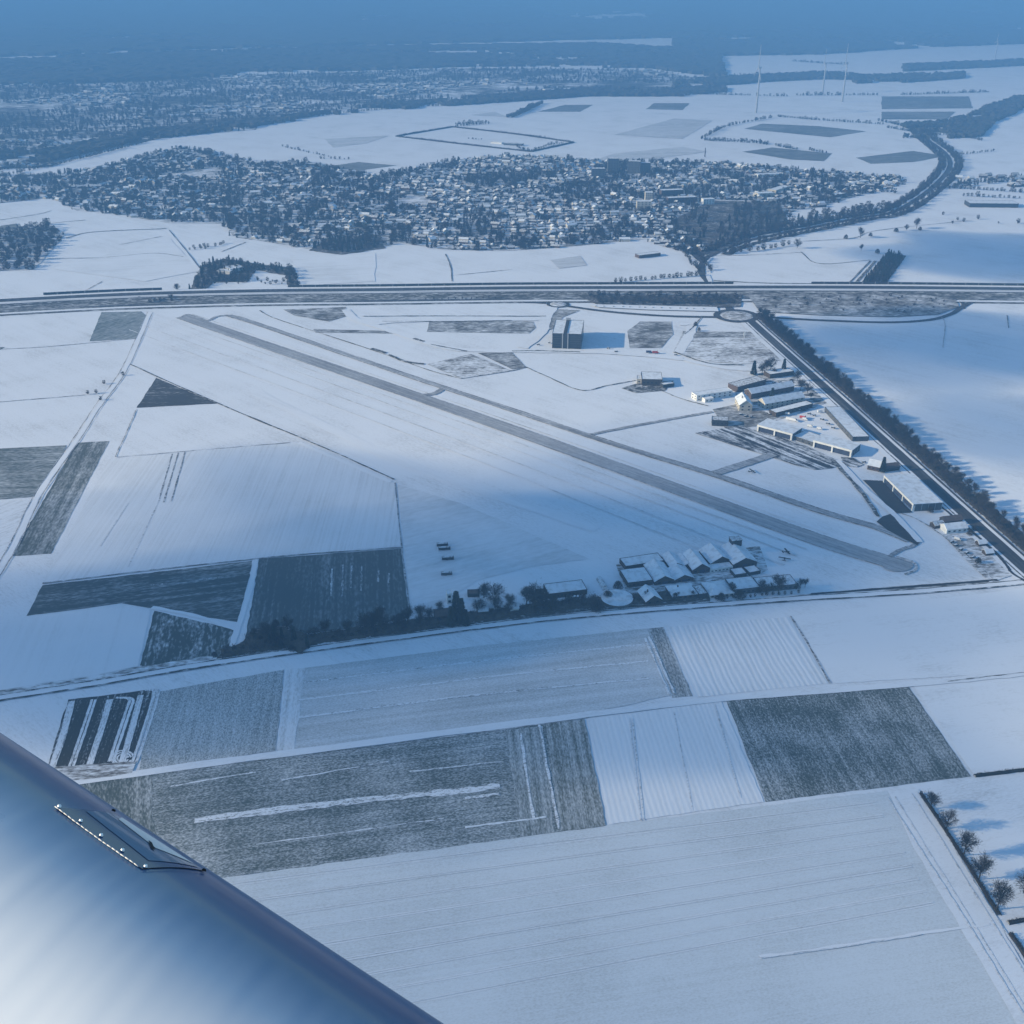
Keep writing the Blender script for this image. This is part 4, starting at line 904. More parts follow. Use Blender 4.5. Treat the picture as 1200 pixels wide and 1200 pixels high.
def along(px, sp, jit, h0, h1, kinds, label, group, off=0.0, keep=1.0):
    line = smooth_line([G2(p) for p in px], 10)
    if off: line = offset_line(line, off)
    acc = 0
    for a, b in zip(line, line[1:]):
        L = (b - a).length
        while acc < L:
            q = a.lerp(b, acc / L); acc += sp * random.uniform(.75, 1.3)
            if random.random() < keep:
                k = random.choice(kinds); TREES.append((q.x + random.uniform(-jit, jit), q.y + random.uniform(-jit, jit), random.uniform(h0, h1) * (.55 if k == 'bush' else 1), k, label, group, None))
        acc -= L
# five trees on the field edge at the lower right and the one beside them
GT = 'bare trees along the field edge ditch'
T((1090.5, 948), 12.5, 'bare', 'small bare tree at the upper end of the ditch row', GT, 2); T((1109, 971), 14, 'bare', 'loose bare tree second from the upper end of the ditch row', GT, 4)
T((1129, 1003), 17, 'bare', 'broad bare tree in the middle of the ditch row', GT, 1); T((1147, 1031), 17, 'bare', 'bare tree between the broad one and the lowest in the ditch row', GT, 0)
T((1168, 1066), 18.5, 'bare', 'rounded bare tree at the lower end of the ditch row', GT, 3); T((1201, 1052), 17, 'bare', 'pale-stemmed bare tree alone on snow at the right frame edge', None, 4)
along([(1080, 931), (1125, 1000), (1170, 1070)], 2.6, .5, 3.0, 4.6, ['bush'], 'low bush in the ditch under the row of five trees', 'bushes in the field edge ditch')
# belt along the main road
GB = 'trees of the roadside belt'
along(MAIN, 7.0, 2.2, 10, 15, ['bare', 'bare', 'bare', 'bush'], 'bare brown tree in the belt right of the main road', GB, 20, .97)
along(MAIN, 7.5, 2.5, 9, 14, ['bare', 'bare', 'bush'], 'bare brown tree in the belt right of the main road', GB, 28, .92)
# scrub and trees along the lane south of the airfield
GS = 'trees in the scrub along the south lane'
fill_poly([(292, 752), (300, 735), (335, 731), (350, 742), (372, 758), (330, 768)], 9, 8, 13, ['bare', 'bare', 'conifer', 'bush'], 'tree in the dense clump at left end of the lane scrub', GS)
T((322, 752), 15, 'conifer', 'dark conifer rising from the clump at left end of the lane scrub'); T((345, 752), 14, 'conifer', 'dark conifer at the right side of the clump in the lane scrub')
for x, y, h in ((428, 745, 19), (437, 744, 16), (447, 743, 19), (465, 741, 15), (398, 752, 12), (492, 737, 14), (503, 734, 16), (595, 722, 12), (648, 717, 13), (668, 714, 12), (682, 713, 14)): T((x, y), h, 'bare', 'bare tree standing in the scrub along the south lane', GS)
for x, y, h, lb in ((535, 728, 28, 'tall dark conifer left of the two bare trees'), (541, 730, 23, 'dark conifer right of the tallest in the left conifer group'), (529, 733, 18, 'small dark conifer at the foot of the left conifer group'), (546, 733, 15, 'lowest dark conifer of the left conifer group')): T((x, y), h, 'conifer', lb, None, 1)
T((567, 705), 17, 'bare', 'slim bare tree on the snow left of another bare tree', None, 2); T((580, 712), 23, 'bare', 'tall bare tree standing alone on the snow above the scrub', None, 4)
T((625, 716), 24, 'bare', 'biggest dark tree left of the long club house', None, 1); T((617, 712), 18, 'bare', 'dark tree leaning against the biggest tree by club house', None, 3); T((634, 712), 19, 'bush', 'dark bush between the biggest tree and club house', None)
T((640, 704), 7, 'conifer', 'small dark conifer at the left end of the long club house', None)
T((694, 715), 14, 'bare', 'bare tree left of the round tank', None, 1); T((700, 716), 11, 'bush', 'bush in front of the round tank at left', None)
T((724, 690), 8, 'bush', 'dark bush at left wall of the front barn', None); T((912, 696), 18, 'bare', 'bare tree in front of the long flat hall', None, 0)
T((897, 697), 10, 'bare', 'low bare tree left of the tree before the long flat hall', None, 4); T((866, 702), 9, 'bush', 'bare bush before the wide hip-roofed house', None); T((845, 704), 8, 'bush', 'bush at the lane before the wide hip-roofed house', None); T((791, 703), 7, 'bush', 'bush at the left corner of the hip-roofed house', None)
along([(255, 776), (300, 766), (400, 754), (500, 740)], 6, 2, 4, 7.5, ['bush', 'bush', 'bare'], 'low bush in the dark scrub strip along the south lane', 'bushes in the lane scrub', 8, .8)
along([(500, 738), (620, 722), (740, 712), (820, 706)], 6.5, 3, 4, 7.5, ['bush', 'bush', 'bare'], 'low bush in the scrub between lane and hamlet', 'bushes in the hamlet scrub', 10, .9)
along([(840, 703), (900, 698), (940, 695)], 5, 1, 4, 6, ['bush'], 'low bush in the hedge before the long flat hall', 'bushes of the hall hedge')
along([(290, 766), (400, 752), (500, 738)], 11, 5, 11, 18, ['bare', 'bare', 'bush'], 'bare tree standing in the scrub along the south lane', GS, 12, .75)
along([(500, 736), (620, 722), (720, 712)], 11, 4, 10, 17, ['bare', 'bare', 'bush'], 'bare tree in the scrub between lane and hamlet', 'bare trees of the hamlet scrub', 14, .7)
along([(858, 702), (900, 698), (955, 693)], 6, 3, 7, 11, ['bare', 'bush'], 'bare tree in the hedge before the long flat hall', 'trees of the hall hedge', 8, .7)
# yard trees of the workshops
for x, y, h, lb in ((883, 439, 19, 'dark conifer at the left of the group behind the halls'), (918, 437, 19, 'dark conifer at the right of the group behind the halls'), (904, 471, 18, 'dark conifer before the long snowy barn'), (1034, 553, 17, 'dark conifer next to the small gabled house')): T((x, y), h, 'conifer', lb, None, 1)
for x, y, h in ((893, 439, 15), (898, 436, 16), (903, 434, 18), (907, 440, 9), (938, 458, 15), (946, 461, 14), (934, 447, 14), (950, 468, 9), (927, 452, 9)): T((x, y), h, 'bare', 'bare tree in the yard of the workshops near main road', 'yard trees of the workshops')
for x, y in ((1136, 627), (1141, 622), (1146, 660), (1090, 600)): T((x, y), 6, 'bush', 'bush on rough snow near the road corner', 'bushes near the road corner')
for x, y in ((103, 462), (113, 461), (122, 450), (144, 440), (118, 469)): T((x, y), 4.5, 'bush', 'dark low bush at the path crossing among west fields', 'bushes at the path crossing')
T((815, 382), 7, 'bush', 'bush in the corner of the field by the ring road', None); T((819, 388), 6, 'bush', 'lower bush in the field corner by the ring road', None)
# along the motorway and ring road
fill_poly([(690, 346), (865, 346), (862, 358), (840, 359), (700, 357)], 11, 6, 10, ['bare', 'bare', 'bush'], 'bare shrub tree between motorway and parking lot', 'motorway scrub by the parking lot', .9)
fill_poly([(878, 347), (1070, 347), (1118, 353), (1110, 364), (1040, 369), (960, 367), (890, 362)], 15, 4, 7, ['bush', 'bush', 'bare'], 'bare shrub in the loop between motorway and ring road', 'shrubs in the motorway loop', .55)
along([(500, 352), (590, 351)], 9, 2, 4, 7, ['bush'], 'bush on the motorway slope above the ring road', 'bushes on the motorway slope', 4)
fill_poly([(160, 350), (205, 349), (205, 355), (175, 356)], 9, 5, 8, ['bush', 'bare'], 'bush on the motorway slope by the small western roundabout', 'bushes on the west motorway slope')
along([(722, 331), (770, 327), (818, 323)], 8, 2, 6, 10, ['bare'], 'bare tree in the row behind the noise barrier', 'tree row behind the noise barrier')
# woods north of the motorway
fill_poly([(-10, 275), (20, 268), (60, 262), (76, 276), (40, 316), (-20, 318)], 13, 10, 15, ['bare', 'bare', 'bush'], 'bare tree in the small wood at the left frame edge', 'wood at the left edge', .85)
fill_poly([(222, 340), (234, 312), (262, 304), (300, 310), (345, 315), (350, 338), (338, 338), (335, 322), (300, 316), (290, 330), (250, 330), (240, 340)], 10, 8, 12, ['bare', 'bush', 'conifer'], 'tree in the grove around the white-roofed yard building', 'grove of the yard building', .95)
fill_poly([(250, 326), (290, 326), (335, 330), (330, 334), (245, 335)], 11, 5, 8, ['bush', 'bare'], 'low shrub in front of the white-roofed yard building', 'shrubs of the yard building', .7)
T((208, 342), 13, 'bare', 'round bare tree left of the grove beside the road', None, 1)
fill_poly([(1040, 297), (1061, 301), (1037, 333), (1011, 331)], 6.5, 8, 10, ['conifer', 'bush'], 'dark tree of the dense rectangular plantation', 'dense rectangular plantation')
for x, y, h, lb in ((934, 291, 18, 'large bare tree on the field corner left of the plantation'), (1008, 279, 20, 'large round bare tree left of two others on the far field'), (991, 280, 9, 'low bush left of the large round bare tree'), (1020, 277, 8, 'low bush right of the large round bare tree'),
                    (1050, 272, 9, 'small slim tree left of the pair on the far field'), (1062, 270, 12, 'wide low tree left part of the pair on the far field'), (1074, 268, 20, 'tall round tree right part of the pair on the far field'), (1009, 294, 12, 'slim round tree above the plantation'), (1028, 297, 9, 'wide low tree above the plantation'), (1078, 270, 8, 'bush at the foot of the tall round tree')):
    T((x, y), h, 'bush' if h < 10 else 'bare', lb, None)
for x, y, h in ((1105, 252, 6), (1122, 258, 6), (1129, 260, 7), (1146, 257, 8), (1193, 262, 9), (1116, 262, 5), (1170, 262, 4)): T((x, y), h, 'bush', 'bush on the field boundary right of the far trees', 'bushes on the far field boundary')
along([(228, 290), (250, 289), (262, 285)], 9, 3, 5, 8, ['bare'], 'young bare tree in the orchard rows west of the village', 'orchard west of the village'); along([(222, 293), (245, 291)], 9, 3, 5, 8, ['bare'], 'young bare tree in the orchard rows west of the village', 'orchard west of the village')
GC = 'trees along the far road corridor'; LC = 'tree along the road leading from the junction to the village'
COR = [(838, 297), (870, 284), (910, 275), (960, 265), (1010, 255), (1045, 249), (1075, 233), (1100, 213), (1113, 195), (1108, 180), (1085, 162), (1075, 150)]
for off in (14, 24, -14, -26): along(COR, 11, 4, 8, 13, ['bare', 'bush', 'bare'], LC, GC, off, .85)
for off in (12, -12): along([(826, 318), (805, 292), (785, 277), (766, 263)], 9, 3, 7, 12, ['bare', 'bush'], LC, GC, off)
fill_poly([(830, 290), (860, 240), (910, 240), (905, 262), (880, 278), (838, 294)], 16, 10, 17, ['bare', 'conifer', 'bush'], 'tree of the dark park at the road junction', 'park at the junction', .8)
fill_poly([(780, 258), (830, 245), (826, 296), (806, 288)], 18, 10, 16, ['bare', 'conifer'], 'tree of the dark park at the road junction', 'park at the junction', .7)
along([(862, 297), (900, 293), (930, 287)], 14, 3, 8, 13, ['bare'], 'tree on the edge of the field right of junction', 'edge trees right of junction', 6)
fill_poly([(365, 292), (385, 281), (440, 277), (445, 290), (400, 297)], 11, 9, 14, ['bare', 'conifer', 'conifer'], 'dark tree of the wood at the village front', 'wood at the village front')
GE = 'woods along the far right road'; LE_ = 'dark tree of the woods along the far right road'
fill_poly([(965, 250), (1000, 243), (1060, 238), (1062, 246), (1000, 256), (960, 262)], 12, 8, 14, ['bare', 'bush', 'bare'], LE_, GE, .85)
fill_poly([(895, 264), (960, 250), (962, 262), (900, 276)], 13, 9, 15, ['bare', 'conifer', 'bare'], LE_, GE, .85)
for px in ([(1000, 214), (1060, 211)], [(1105, 222), (1160, 215), (1215, 211)], [(1110, 219), (1160, 212), (1215, 207)], [(960, 226), (1000, 222), (1050, 226)]): along(px, 10, 5, 8, 14, ['bare', 'bush', 'conifer'], LE_, GE, 0, .9)
for _ in range(26):
    q = G(random.choice([random.uniform(960, 1065), random.uniform(1120, 1210)]), random.uniform(206, 219)); EXTRA.append((q.x, q.y, random.uniform(-.3, .3), random.choice([0, 0, 1, 3]), random.uniform(.8, 1.2)))
# tree rows on the far plain
GF = 'tree rows on the far plain'
for px, sp, h0, h1, off in (([(822, 163), (845, 151), (862, 146), (905, 138)], 22, 9, 13, 0), ([(826, 164), (880, 166), (900, 169)], 12, 8, 11, 0), ([(826, 165), (880, 167.5), (900, 170)], 12, 8, 11, 0), ([(912, 137), (960, 141), (1035, 146)], 14, 8, 12, 0), ([(910, 171), (935, 176)], 12, 8, 12, 0), ([(948, 176), (970, 180)], 12, 8, 12, 0),
                       ([(800, 110), (880, 112)], 17, 10, 15, 0), ([(888, 112.5), (925, 113)], 22, 10, 15, 0), ([(935, 112), (1030, 111.5)], 19, 10, 16, 0), ([(1055, 111.5), (1160, 108)], 17, 9, 14, 0), ([(534, 146), (572, 143)], 14, 9, 13, 0), ([(535, 148), (573, 145)], 14, 9, 13, 0),
                       ([(594, 138), (610, 132), (625, 124)], 12, 12, 16, 0), ([(600, 138), (618, 130), (636, 121)], 12, 12, 16, 0), ([(605, 172), (620, 177), (645, 170), (660, 168)], 13, 6, 9, 0), ([(550, 163), (565, 164)], 14, 5, 8, 0), ([(620, 160), (640, 161)], 14, 5, 8, 0),
                       ([(1030, 142), (1080, 150), (1130, 140), (1160, 125), (1220, 112)], 14, 9, 15, 0), ([(1040, 150), (1090, 156), (1140, 142), (1200, 122)], 14, 9, 15, 0), ([(1060, 162), (1110, 158), (1150, 165)], 16, 8, 13, 0), ([(1120, 182), (1165, 177)], 20, 7, 10, 0), ([(1090, 220), (1140, 222), (1200, 226)], 14, 8, 13, 0), ([(1130, 230), (1200, 233)], 16, 8, 12, 0),
                       ([(330, 172), (385, 184)], 30, 6, 9, 0), ([(375, 186), (410, 187)], 26, 7, 10, 0), ([(0, 200), (60, 188), (120, 170), (180, 160), (300, 150)], 16, 9, 14, 0), ([(0, 207), (80, 190), (170, 167)], 16, 9, 14, 0), ([(300, 146), (420, 131), (560, 121), (690, 112), (800, 112)], 16, 10, 14, 0),
                       ([(860, 88), (1000, 86)], 18, 10, 14, 0), ([(990, 90), (1060, 92), (1110, 93)], 14, 10, 14, 0), ([(1060, 78), (1220, 70)], 18, 10, 14, 0), ([(930, 72), (990, 76)], 16, 10, 14, 0)):
    along(px, sp * .5, 3, h0 * .9, h1 * 1.1, ['bare', 'bush', 'bush'], 'tree of a hedgerow on the far snowy plain', GF, off)

# ------------------------------------------------------------------ village houses
HOUSES = list(EXTRA); VP = [G2(p) for p in VILLAGE]
nzr = np.random.default_rng(5); lat = nzr.random((80, 80))
def smooth_noise(x, y, s):
    x, y = x / s + 40, y / s + 20; i, j = int(x) % 79, int(y) % 79; a, b = x - math.floor(x), y - math.floor(y)
    return (lat[i, j] * (1 - a) + lat[i + 1, j] * a) * (1 - b) + (lat[i, j + 1] * (1 - a) + lat[i + 1, j + 1] * a) * b
PARK = [G2(p) for p in [(780, 262), (835, 235), (915, 238), (905, 262), (838, 296)]]
WOODV = [G2(p) for p in [(360, 294), (385, 279), (445, 276), (450, 291), (400, 299)]]
def zone(px):
    if px < 330: return 'village west end'
    if px < 520: return 'village between wood and centre'
    if px < 760: return 'village centre'
    return 'village east end'
y = 1850
while y < 3150:
    x = -1700
    while x < 1500:
        s = smooth_noise(x, y, 150); a, b = x + random.uniform(-4, 4), y + random.uniform(-3, 3) + 14 * math.sin(x / 130)
        if inside(a, b, VP) and not inside(a, b, PARK) and not inside(a, b, WOODV):
            px = a / (b * CP + ALT * SP_) * FPX + 600
            dens = .88 if 440 < px < 780 else (.74 if px >= 780 else .58)
            if smooth_noise(a + 2600, b + 900, 170) > .80: x += 18.5; continue
            if smooth_noise(a + 900, b, 75) > .36 and random.random() < dens:
                st = [0, .35, -.3, .15, 1.2][int(s * 4.99)] + random.gauss(0, .06) + (math.pi / 2 if random.random() < .2 else 0)
                HOUSES.append((a, b, st, random.choice([0, 0, 1, 1, 2, 3]), random.uniform(.60, .88)))
            elif random.random() < .85:
                for _ in range(3): TREES.append((a + random.uniform(-8, 8), b + random.uniform(-8, 8), random.uniform(6, 13), random.choice(['bare', 'bare', 'bare', 'conifer', 'bush']), 'garden tree among the village houses', 'garden trees of the village', None))
            for _q in range(1 if random.random() < .9 else 0): TREES.append((a + random.choice([-1, 1]) * random.uniform(8, 13), b + random.uniform(-8, 8), random.uniform(4, 9), random.choice(['bare', 'bush', 'conifer']), 'garden tree among the village houses', 'garden trees of the village', None))
        x += 18.5
    y += 24
# far town: all houses and trees there read as one mass
TP = [G2(p) for p in TOWN]; FARH, FART = [], []
x0, x1, y0, y1 = min(p[0] for p in TP), max(p[0] for p in TP), min(p[1] for p in TP), max(p[1] for p in TP)
for _ in range(15000):
    a, b = random.uniform(x0, x1), y0 + (y1 - y0) * random.random() ** 1.7
    if not inside(a, b, TP): continue
    q = smooth_noise(a, b, 330) * .6 + smooth_noise(a + 3000, b, 110) * .4; v = smooth_noise(a + 7000, b + 2000, 380)
    if v > .78: continue                                            # small snowy fields between the houses
    if q > .56: FARH.append((a, b, random.uniform(-.4, .4) + random.choice([0, 0, 1.57]), random.choice([0, 1, 2, 3]), random.uniform(.6, 1.15)))
    if q < .60: FART.append((a, b, random.uniform(8, 15), random.choice(['bare', 'bare', 'bush', 'conifer']), None, None, None))
HP = [(15, 11, 4.6, 'gx', 3.6), (12, 14, 4.6, 'gy', 3.4), (24, 11, 5.0, 'gx', 3.2), (14, 13, 4.4, 'hip', 3.0)]
def house_proto(W, D, h, rf, rise, wall, rm, nm='village_house'):
    r = empty(nm); wm = wall_shape(W, D, h, rf, rise); rs = roof_shape(W, D, h, rf, rise)
    for m in (wm, rs): m.v = [(x - W / 2, y - D / 2, z) for x, y, z in m.v]
    a = wm.build('wall', B[wall], r); b = rs.build('roof', B[rm], r)
    return r, wm, rs
HLAB = {'village west end': 'small snow-roofed house at the west end of the village', 'village between wood and centre': 'snow-roofed house between the village wood and the village centre',
        'village centre': 'snow-roofed house in the tight rows of the village centre', 'village east end': 'snow-roofed house at the village east end near the junction park'}
protos = []
for i, hp in enumerate(HP):
    for wall, rm in (('cream', 'roofsnow'), ('brick', 'roofthin'), ('wood', 'roofgrey')):
        protos.append((i, house_proto(*hp, wall, rm)))
used = set()
def merged(name, items, shapes, mats):
    Vs, Fs, Ms, base = [], [], [], 0
    for x, y, z, rot, sc, k in items:
        for V, Fc, mi in shapes[k]:
            c, s = math.cos(rot), math.sin(rot); W_ = np.empty_like(V)
            W_[:, 0] = (V[:, 0] * c - V[:, 1] * s) * sc + x; W_[:, 1] = (V[:, 0] * s + V[:, 1] * c) * sc + y; W_[:, 2] = V[:, 2] * sc + z
            Vs.append(W_); Fs.append(Fc + base); Ms.append(np.full(len(Fc), mi)); base += len(V)
    o = new_obj(name, np_mesh(name, np.concatenate(Vs), np.concatenate(Fs), np.concatenate(Ms)), mats); o['kind'] = 'stuff'; return o
def tri_arrays(m):
    F_ = [(f[0], f[k], f[k + 1]) for f in m.f for k in range(1, len(f) - 1)]
    return np.array(m.v, np.float32), np.array(F_, np.int32)
HOUSES.sort(key=lambda q: math.hypot(q[0], q[1]) / q[4])
N_H = 285
for (x, y, rot, k, s) in HOUSES[:N_H]:
    i = random.choice([j for j, p in enumerate(protos) if p[0] == k]); r = protos[i][1][0]
    c = r if i not in used else copy_tree(r); used.add(i)
    c.location = (x, y, .3); c.rotation_euler = (0, 0, rot); c.scale = (s, s, s * random.uniform(.8, 1.1))
    px = x / (y * CP + ALT * SP_) * FPX + 600; z_ = zone(px)
    tag(c, HLAB[z_], 'house', 'houses of the ' + z_)
for i, p in enumerate(protos):
    if i not in used:
        for ch in list(p[1][0].children): bpy.data.objects.remove(ch)
        bpy.data.objects.remove(p[1][0])
shapes = []
for i, (wm, rs) in enumerate([(p[1][1], p[1][2]) for p in protos]):
    a, b = tri_arrays(wm), tri_arrays(rs); rmi = 3 + i % 3; shapes.append([(a[0], a[1], i % 3), (b[0], b[1], rmi)])
hm_ = [B['cream'], B['brick'], B['wood'], B['roofsnow'], B['roofthin'], B['roofgrey']]
o = merged('village_houses', [(x, y, .3, rot, s, k * 3 + random.choice([0, 1, 2, 2])) for x, y, rot, k, s in HOUSES[N_H:]], shapes, hm_)
tag(o, 'mass of small snowy roofs in the rear of the village', 'houses')
o = merged('distant_town', [(x, y, .5, rot, s, k * 3 + random.choice([0, 1, 2, 2])) for x, y, rot, k, s in FARH], shapes, hm_)
tag(o, 'hazy mass of snowy roofs of the far town beyond the fields', 'town')

# larger buildings of the village
AB = 'apartment block'
for fl, fr, dp, h, wl, lb in (((712, 203), (725, 203), 18, 34, 'grey', 'dark tower block rising above the village rear'), ((735, 203), (750, 203.5), 16, 28, 'grey', 'wide dark tower block right of the tallest one'), ((751, 203), (762, 203), 16, 24, 'grey', 'lower tower block joined to the wide one at right'),
                              ((693, 209), (709, 209), 15, 22, 'grey', 'broad block below the tallest tower block'), ((746, 248), (763, 248), 16, 20, 'cream', 'cream block with snowy roof left of the junction park'), ((756, 236), (765, 236), 16, 18, 'cream', 'narrow cream block behind the lower cream block'),
                              ((783, 238), (817, 236.5), 16, 10, 'brick', 'long brick block with snowy roof behind the park'), ((775, 230), (801, 229), 16, 12, 'brick', 'shorter brick block behind the long brick block'), ((824, 240), (837, 239.5), 14, 11, 'white', 'white-fronted block right of the long brick block')):
    building('apartment_block', lb, AB, fl, fr, None, dp, h, wall=wl, win=(4, 5 if h > 15 else 3), winh=1.5)
for fl, fr, dp, h, wl, lb in (((1136, 243), (1193, 243.5), 34, 8, 'dark', 'long dark warehouse with snowy roof on the far right fields'), ((254, 321), (270, 322), 14, 5, 'white', 'left white-roofed shed inside the grove by motorway'), ((270, 320), (286, 317), 22, 6, 'white', 'right white-roofed shed inside the grove by motorway'), ((749, 303), (774, 300), 14, 5, 'brick', 'snow-roofed building alone below the village near junction'),
                              ((888, 208), (918, 206.5), 18, 6, 'white', 'long white-roofed hall at the rear of east village'), ((888, 232), (908, 231), 18, 9, 'cream', 'cream hall with snowy roof in the east village'), ((909, 228), (925, 223), 18, 9, 'cream', 'slanting cream hall right of the other cream hall'), ((910, 236), (935, 229), 8, 4, 'dark', 'long low dark shed below the slanting cream hall'), ((972, 233), (992, 229), 16, 5, 'dark', 'low snowy shed at the right edge of the east village'),
                              ((590, 170), (612, 171), 14, 5, 'grey', 'grey shed in the far fenced compound'), ((575, 168), (588, 169), 12, 4, 'white', 'pale shed left of the grey one in the far compound'), ((1000, 217), (1018, 215), 18, 6, 'white', 'white-roofed hall on the east road of the village'), ((640, 108), (680, 106), 30, 9, 'white', 'pale long hall in front of the far town'), ((118, 168), (124, 165), 60, 8, 'white', 'pale greenhouse roof by the far western town')):
    building('warehouse', lb, 'warehouse', fl, fr, None, dp, h, wall=wl, win=(0, 1))
# hedge lines
def hedge(px, w_, h_, label, cat='hedge', group=None, mat=None):
    line = smooth_line([G2(p) for p in px], 10); o = Vector((line[0].x, line[0].y, 0)); V, Fc = [], []; L = sum((b - a).length for a, b in zip(line, line[1:]))
    n = int(min(9000, L * w_ * 2.2 + 40)); cum = np.cumsum([0] + [(b - a).length for a, b in zip(line, line[1:])])
    sz = max(.8, (L * w_ / n) ** .5 * 1.25)
    for _ in range(n):
        t = random.uniform(0, L * .9999); i = int(np.searchsorted(cum, t, 'right')) - 1; a, b = line[i], line[min(i + 1, len(line) - 1)]; k = (t - cum[i]) / max(1e-6, cum[i + 1] - cum[i]); q = a.lerp(b, min(1, k)); d = (b - a).normalized(); nr = Vector((-d.y, d.x))
        s = random.uniform(-.5, .5); p = Vector((q.x + nr.x * s * w_ - o.x, q.y + nr.y * s * w_ - o.y, random.random() ** .7 * h_ * (1 - (2 * s) ** 4 * .5) * (.7 + .6 * smooth_noise(q.x * 1.0, q.y, 9))))
        blade(V, Fc, p - Vector((0, 0, .3 * sz)), rnd_dir(Vector((0, 0, 1)), .8), sz * random.uniform(.6, 1.3), sz * .28)
    nsec = max(3, int(L / 3)); sec = [(-.42, 0), (-.36, .55), (-.1, .72), (.22, .66), (.40, .45), (.44, 0)]; b0 = len(V)
    for j in range(nsec + 1):
        t = L * .999 * j / nsec; i = int(np.searchsorted(cum, t, 'right')) - 1; a, b = line[i], line[min(i + 1, len(line) - 1)]; k = (t - cum[i]) / max(1e-6, cum[i + 1] - cum[i]); q = a.lerp(b, min(1, k)); d = (b - a).normalized(); nr = Vector((-d.y, d.x))
        hh = h_ * (.75 + .5 * smooth_noise(q.x, q.y, 9))
        for u, v in sec: uu = u * random.uniform(.8, 1.15); V.append((q.x + nr.x * uu * w_ - o.x, q.y + nr.y * uu * w_ - o.y, v * hh * random.uniform(.75, 1.1) - .1))
        if j:
            for m in range(5): p0 = b0 + (j - 1) * 6 + m; p1 = p0 + 6; Fc += [(p0, p0 + 1, p1 + 1), (p0, p1 + 1, p1)]
    ob = new_obj(cat.replace(' ', '_'), np_mesh(cat, V, Fc), mat or HEDGE); ob.location = (o.x, o.y, .1)
    return tag(ob, label, cat, group)
hedge([(1142, 910), (1175, 906), (1215, 901)], 3, 2.2, 'straight dark hedge at the right below the speckled dark field'); hedge([(1181, 1082), (1215, 1076)], 3, 2, 'short dark hedge below the ditch trees at right edge')
hedge([(1184, 1094), (1197, 1113), (1208, 1130)], 3, 2, 'dark hedge running down at the lower right corner'); hedge([(1079, 930), (1125, 1000), (1171, 1073)], 3, 1.5, 'low dark hedge in the ditch under the five trees')
for px, lb in (([(464, 160), (530, 149)], 'upper left side hedge of the far compound'), ([(530, 149), (600, 157), (672, 167)], 'upper right side hedge of the far compound'), ([(464, 160), (540, 169), (622, 178)], 'lower left side hedge of the far compound'), ([(622, 178), (650, 172), (672, 167)], 'lower right side hedge of the far compound')):
    hedge(px, 7, 5, lb, 'hedge', 'hedges round the far compound')
o = hedge([(255, 777), (300, 768), (400, 754), (480, 743), (560, 732), (640, 721), (740, 712), (830, 704)], 17, 2.4, 'dark thicket strip along the north side of the south lane', 'undergrowth', None, SCRUB); o['kind'] = 'stuff'; o.location = (o.location.x, o.location.y + 11, .1)
o = hedge(MAIN, 14, 3.5, 'dark undergrowth below the roadside tree belt', 'undergrowth'); o['kind'] = 'stuff'
o.location = (o.location.x + 19, o.location.y + 16, .1)
for px, wd, h_ in (([(700, 352), (780, 353), (860, 353)], 34, 3.5), ([(290, 756), (330, 748), (365, 757)], 26, 4)):
    o = hedge(px, wd, h_, 'bare undergrowth between scattered shrub trees', 'undergrowth', None, SCRUB); o['kind'] = 'stuff'

# ------------------------------------------------------------------ plant the trees
cap = {'bare': 285, 'conifer': 150, 'bush': 250}
TREES.sort(key=lambda t: (0 if t[5] is None and t[4] else 1, -t[2] / dist_of(t[0], t[1])))
rest = []; cnt = {'bare': 0, 'conifer': 0, 'bush': 0}; made = {}
for t in TREES:
    x, y, h, k, lb, gp, vr = t
    if cnt[k] >= cap[k]: rest.append(t); continue
    cnt[k] += 1; i = vr if vr is not None and vr < len(PROTO[k]) else random.randrange(len(PROTO[k]))
    if (k, i) not in made:
        r = empty(PNAME[k]); new_obj('trunk', PROTO[k][i][0], None, r); new_obj('crown', PROTO[k][i][1], None, r); made[(k, i)] = r
    else: r = copy_tree(made[(k, i)])
    s = h / 10; r.location = (x, y, 0); r.rotation_euler = (0, 0, random.uniform(0, 6.28)); r.scale = (s * random.uniform(.9, 1.15), s * random.uniform(.9, 1.15), s)
    tag(r, lb or 'tree', PCAT[k])
    if gp: r['group'] = gp
    elif 'group' in r: del r['group']
def low_crown(seed, kind):
    random.seed(seed); V, Fc = [], []
    for _ in range(120):
        a = random.uniform(0, 6.28)
        if kind == 'conifer': z = random.uniform(.5, 9.5); R = (10 - z) * .26 * random.uniform(.5, 1)
        else:
            z = random.uniform(1.0, 9); R = math.sqrt(max(.05, 1 - ((z - 5.5) / 4.6) ** 2)) * 3.9 * math.sqrt(random.random())
        blade(V, Fc, Vector((R * math.cos(a), R * math.sin(a), z - .8)), rnd_dir(Vector((0, 0, 1)), .7), random.uniform(1.4, 2.6), .5)
    blade(V, Fc, Vector((0, 0, -.2)), Vector((0, 0, 1)), 6, .2)
    return [(np.array(V, np.float32), np.array(Fc, np.int32), 1 if kind == 'conifer' else 0)]
LOW = {k: [low_crown(60 + i + 10 * j, k) for i in range(4)] for j, k in enumerate(('bare', 'conifer', 'bush'))}
shp = LOW['bare'] + LOW['conifer'] + LOW['bush']; kidx = {'bare': 0, 'conifer': 4, 'bush': 8}
random.seed(5)
def as_items(ts): return [(x, y, 0.2, random.uniform(0, 6.28), h / 10 * (1.2 if k == 'bush' else 1), kidx[k] + random.randrange(4)) for x, y, h, k, *_ in ts]
o = merged('far_trees', as_items(rest), shp, [TWIG, NEEDLE]); tag(o, 'dark mass of small trees in the village and beyond it', 'trees')
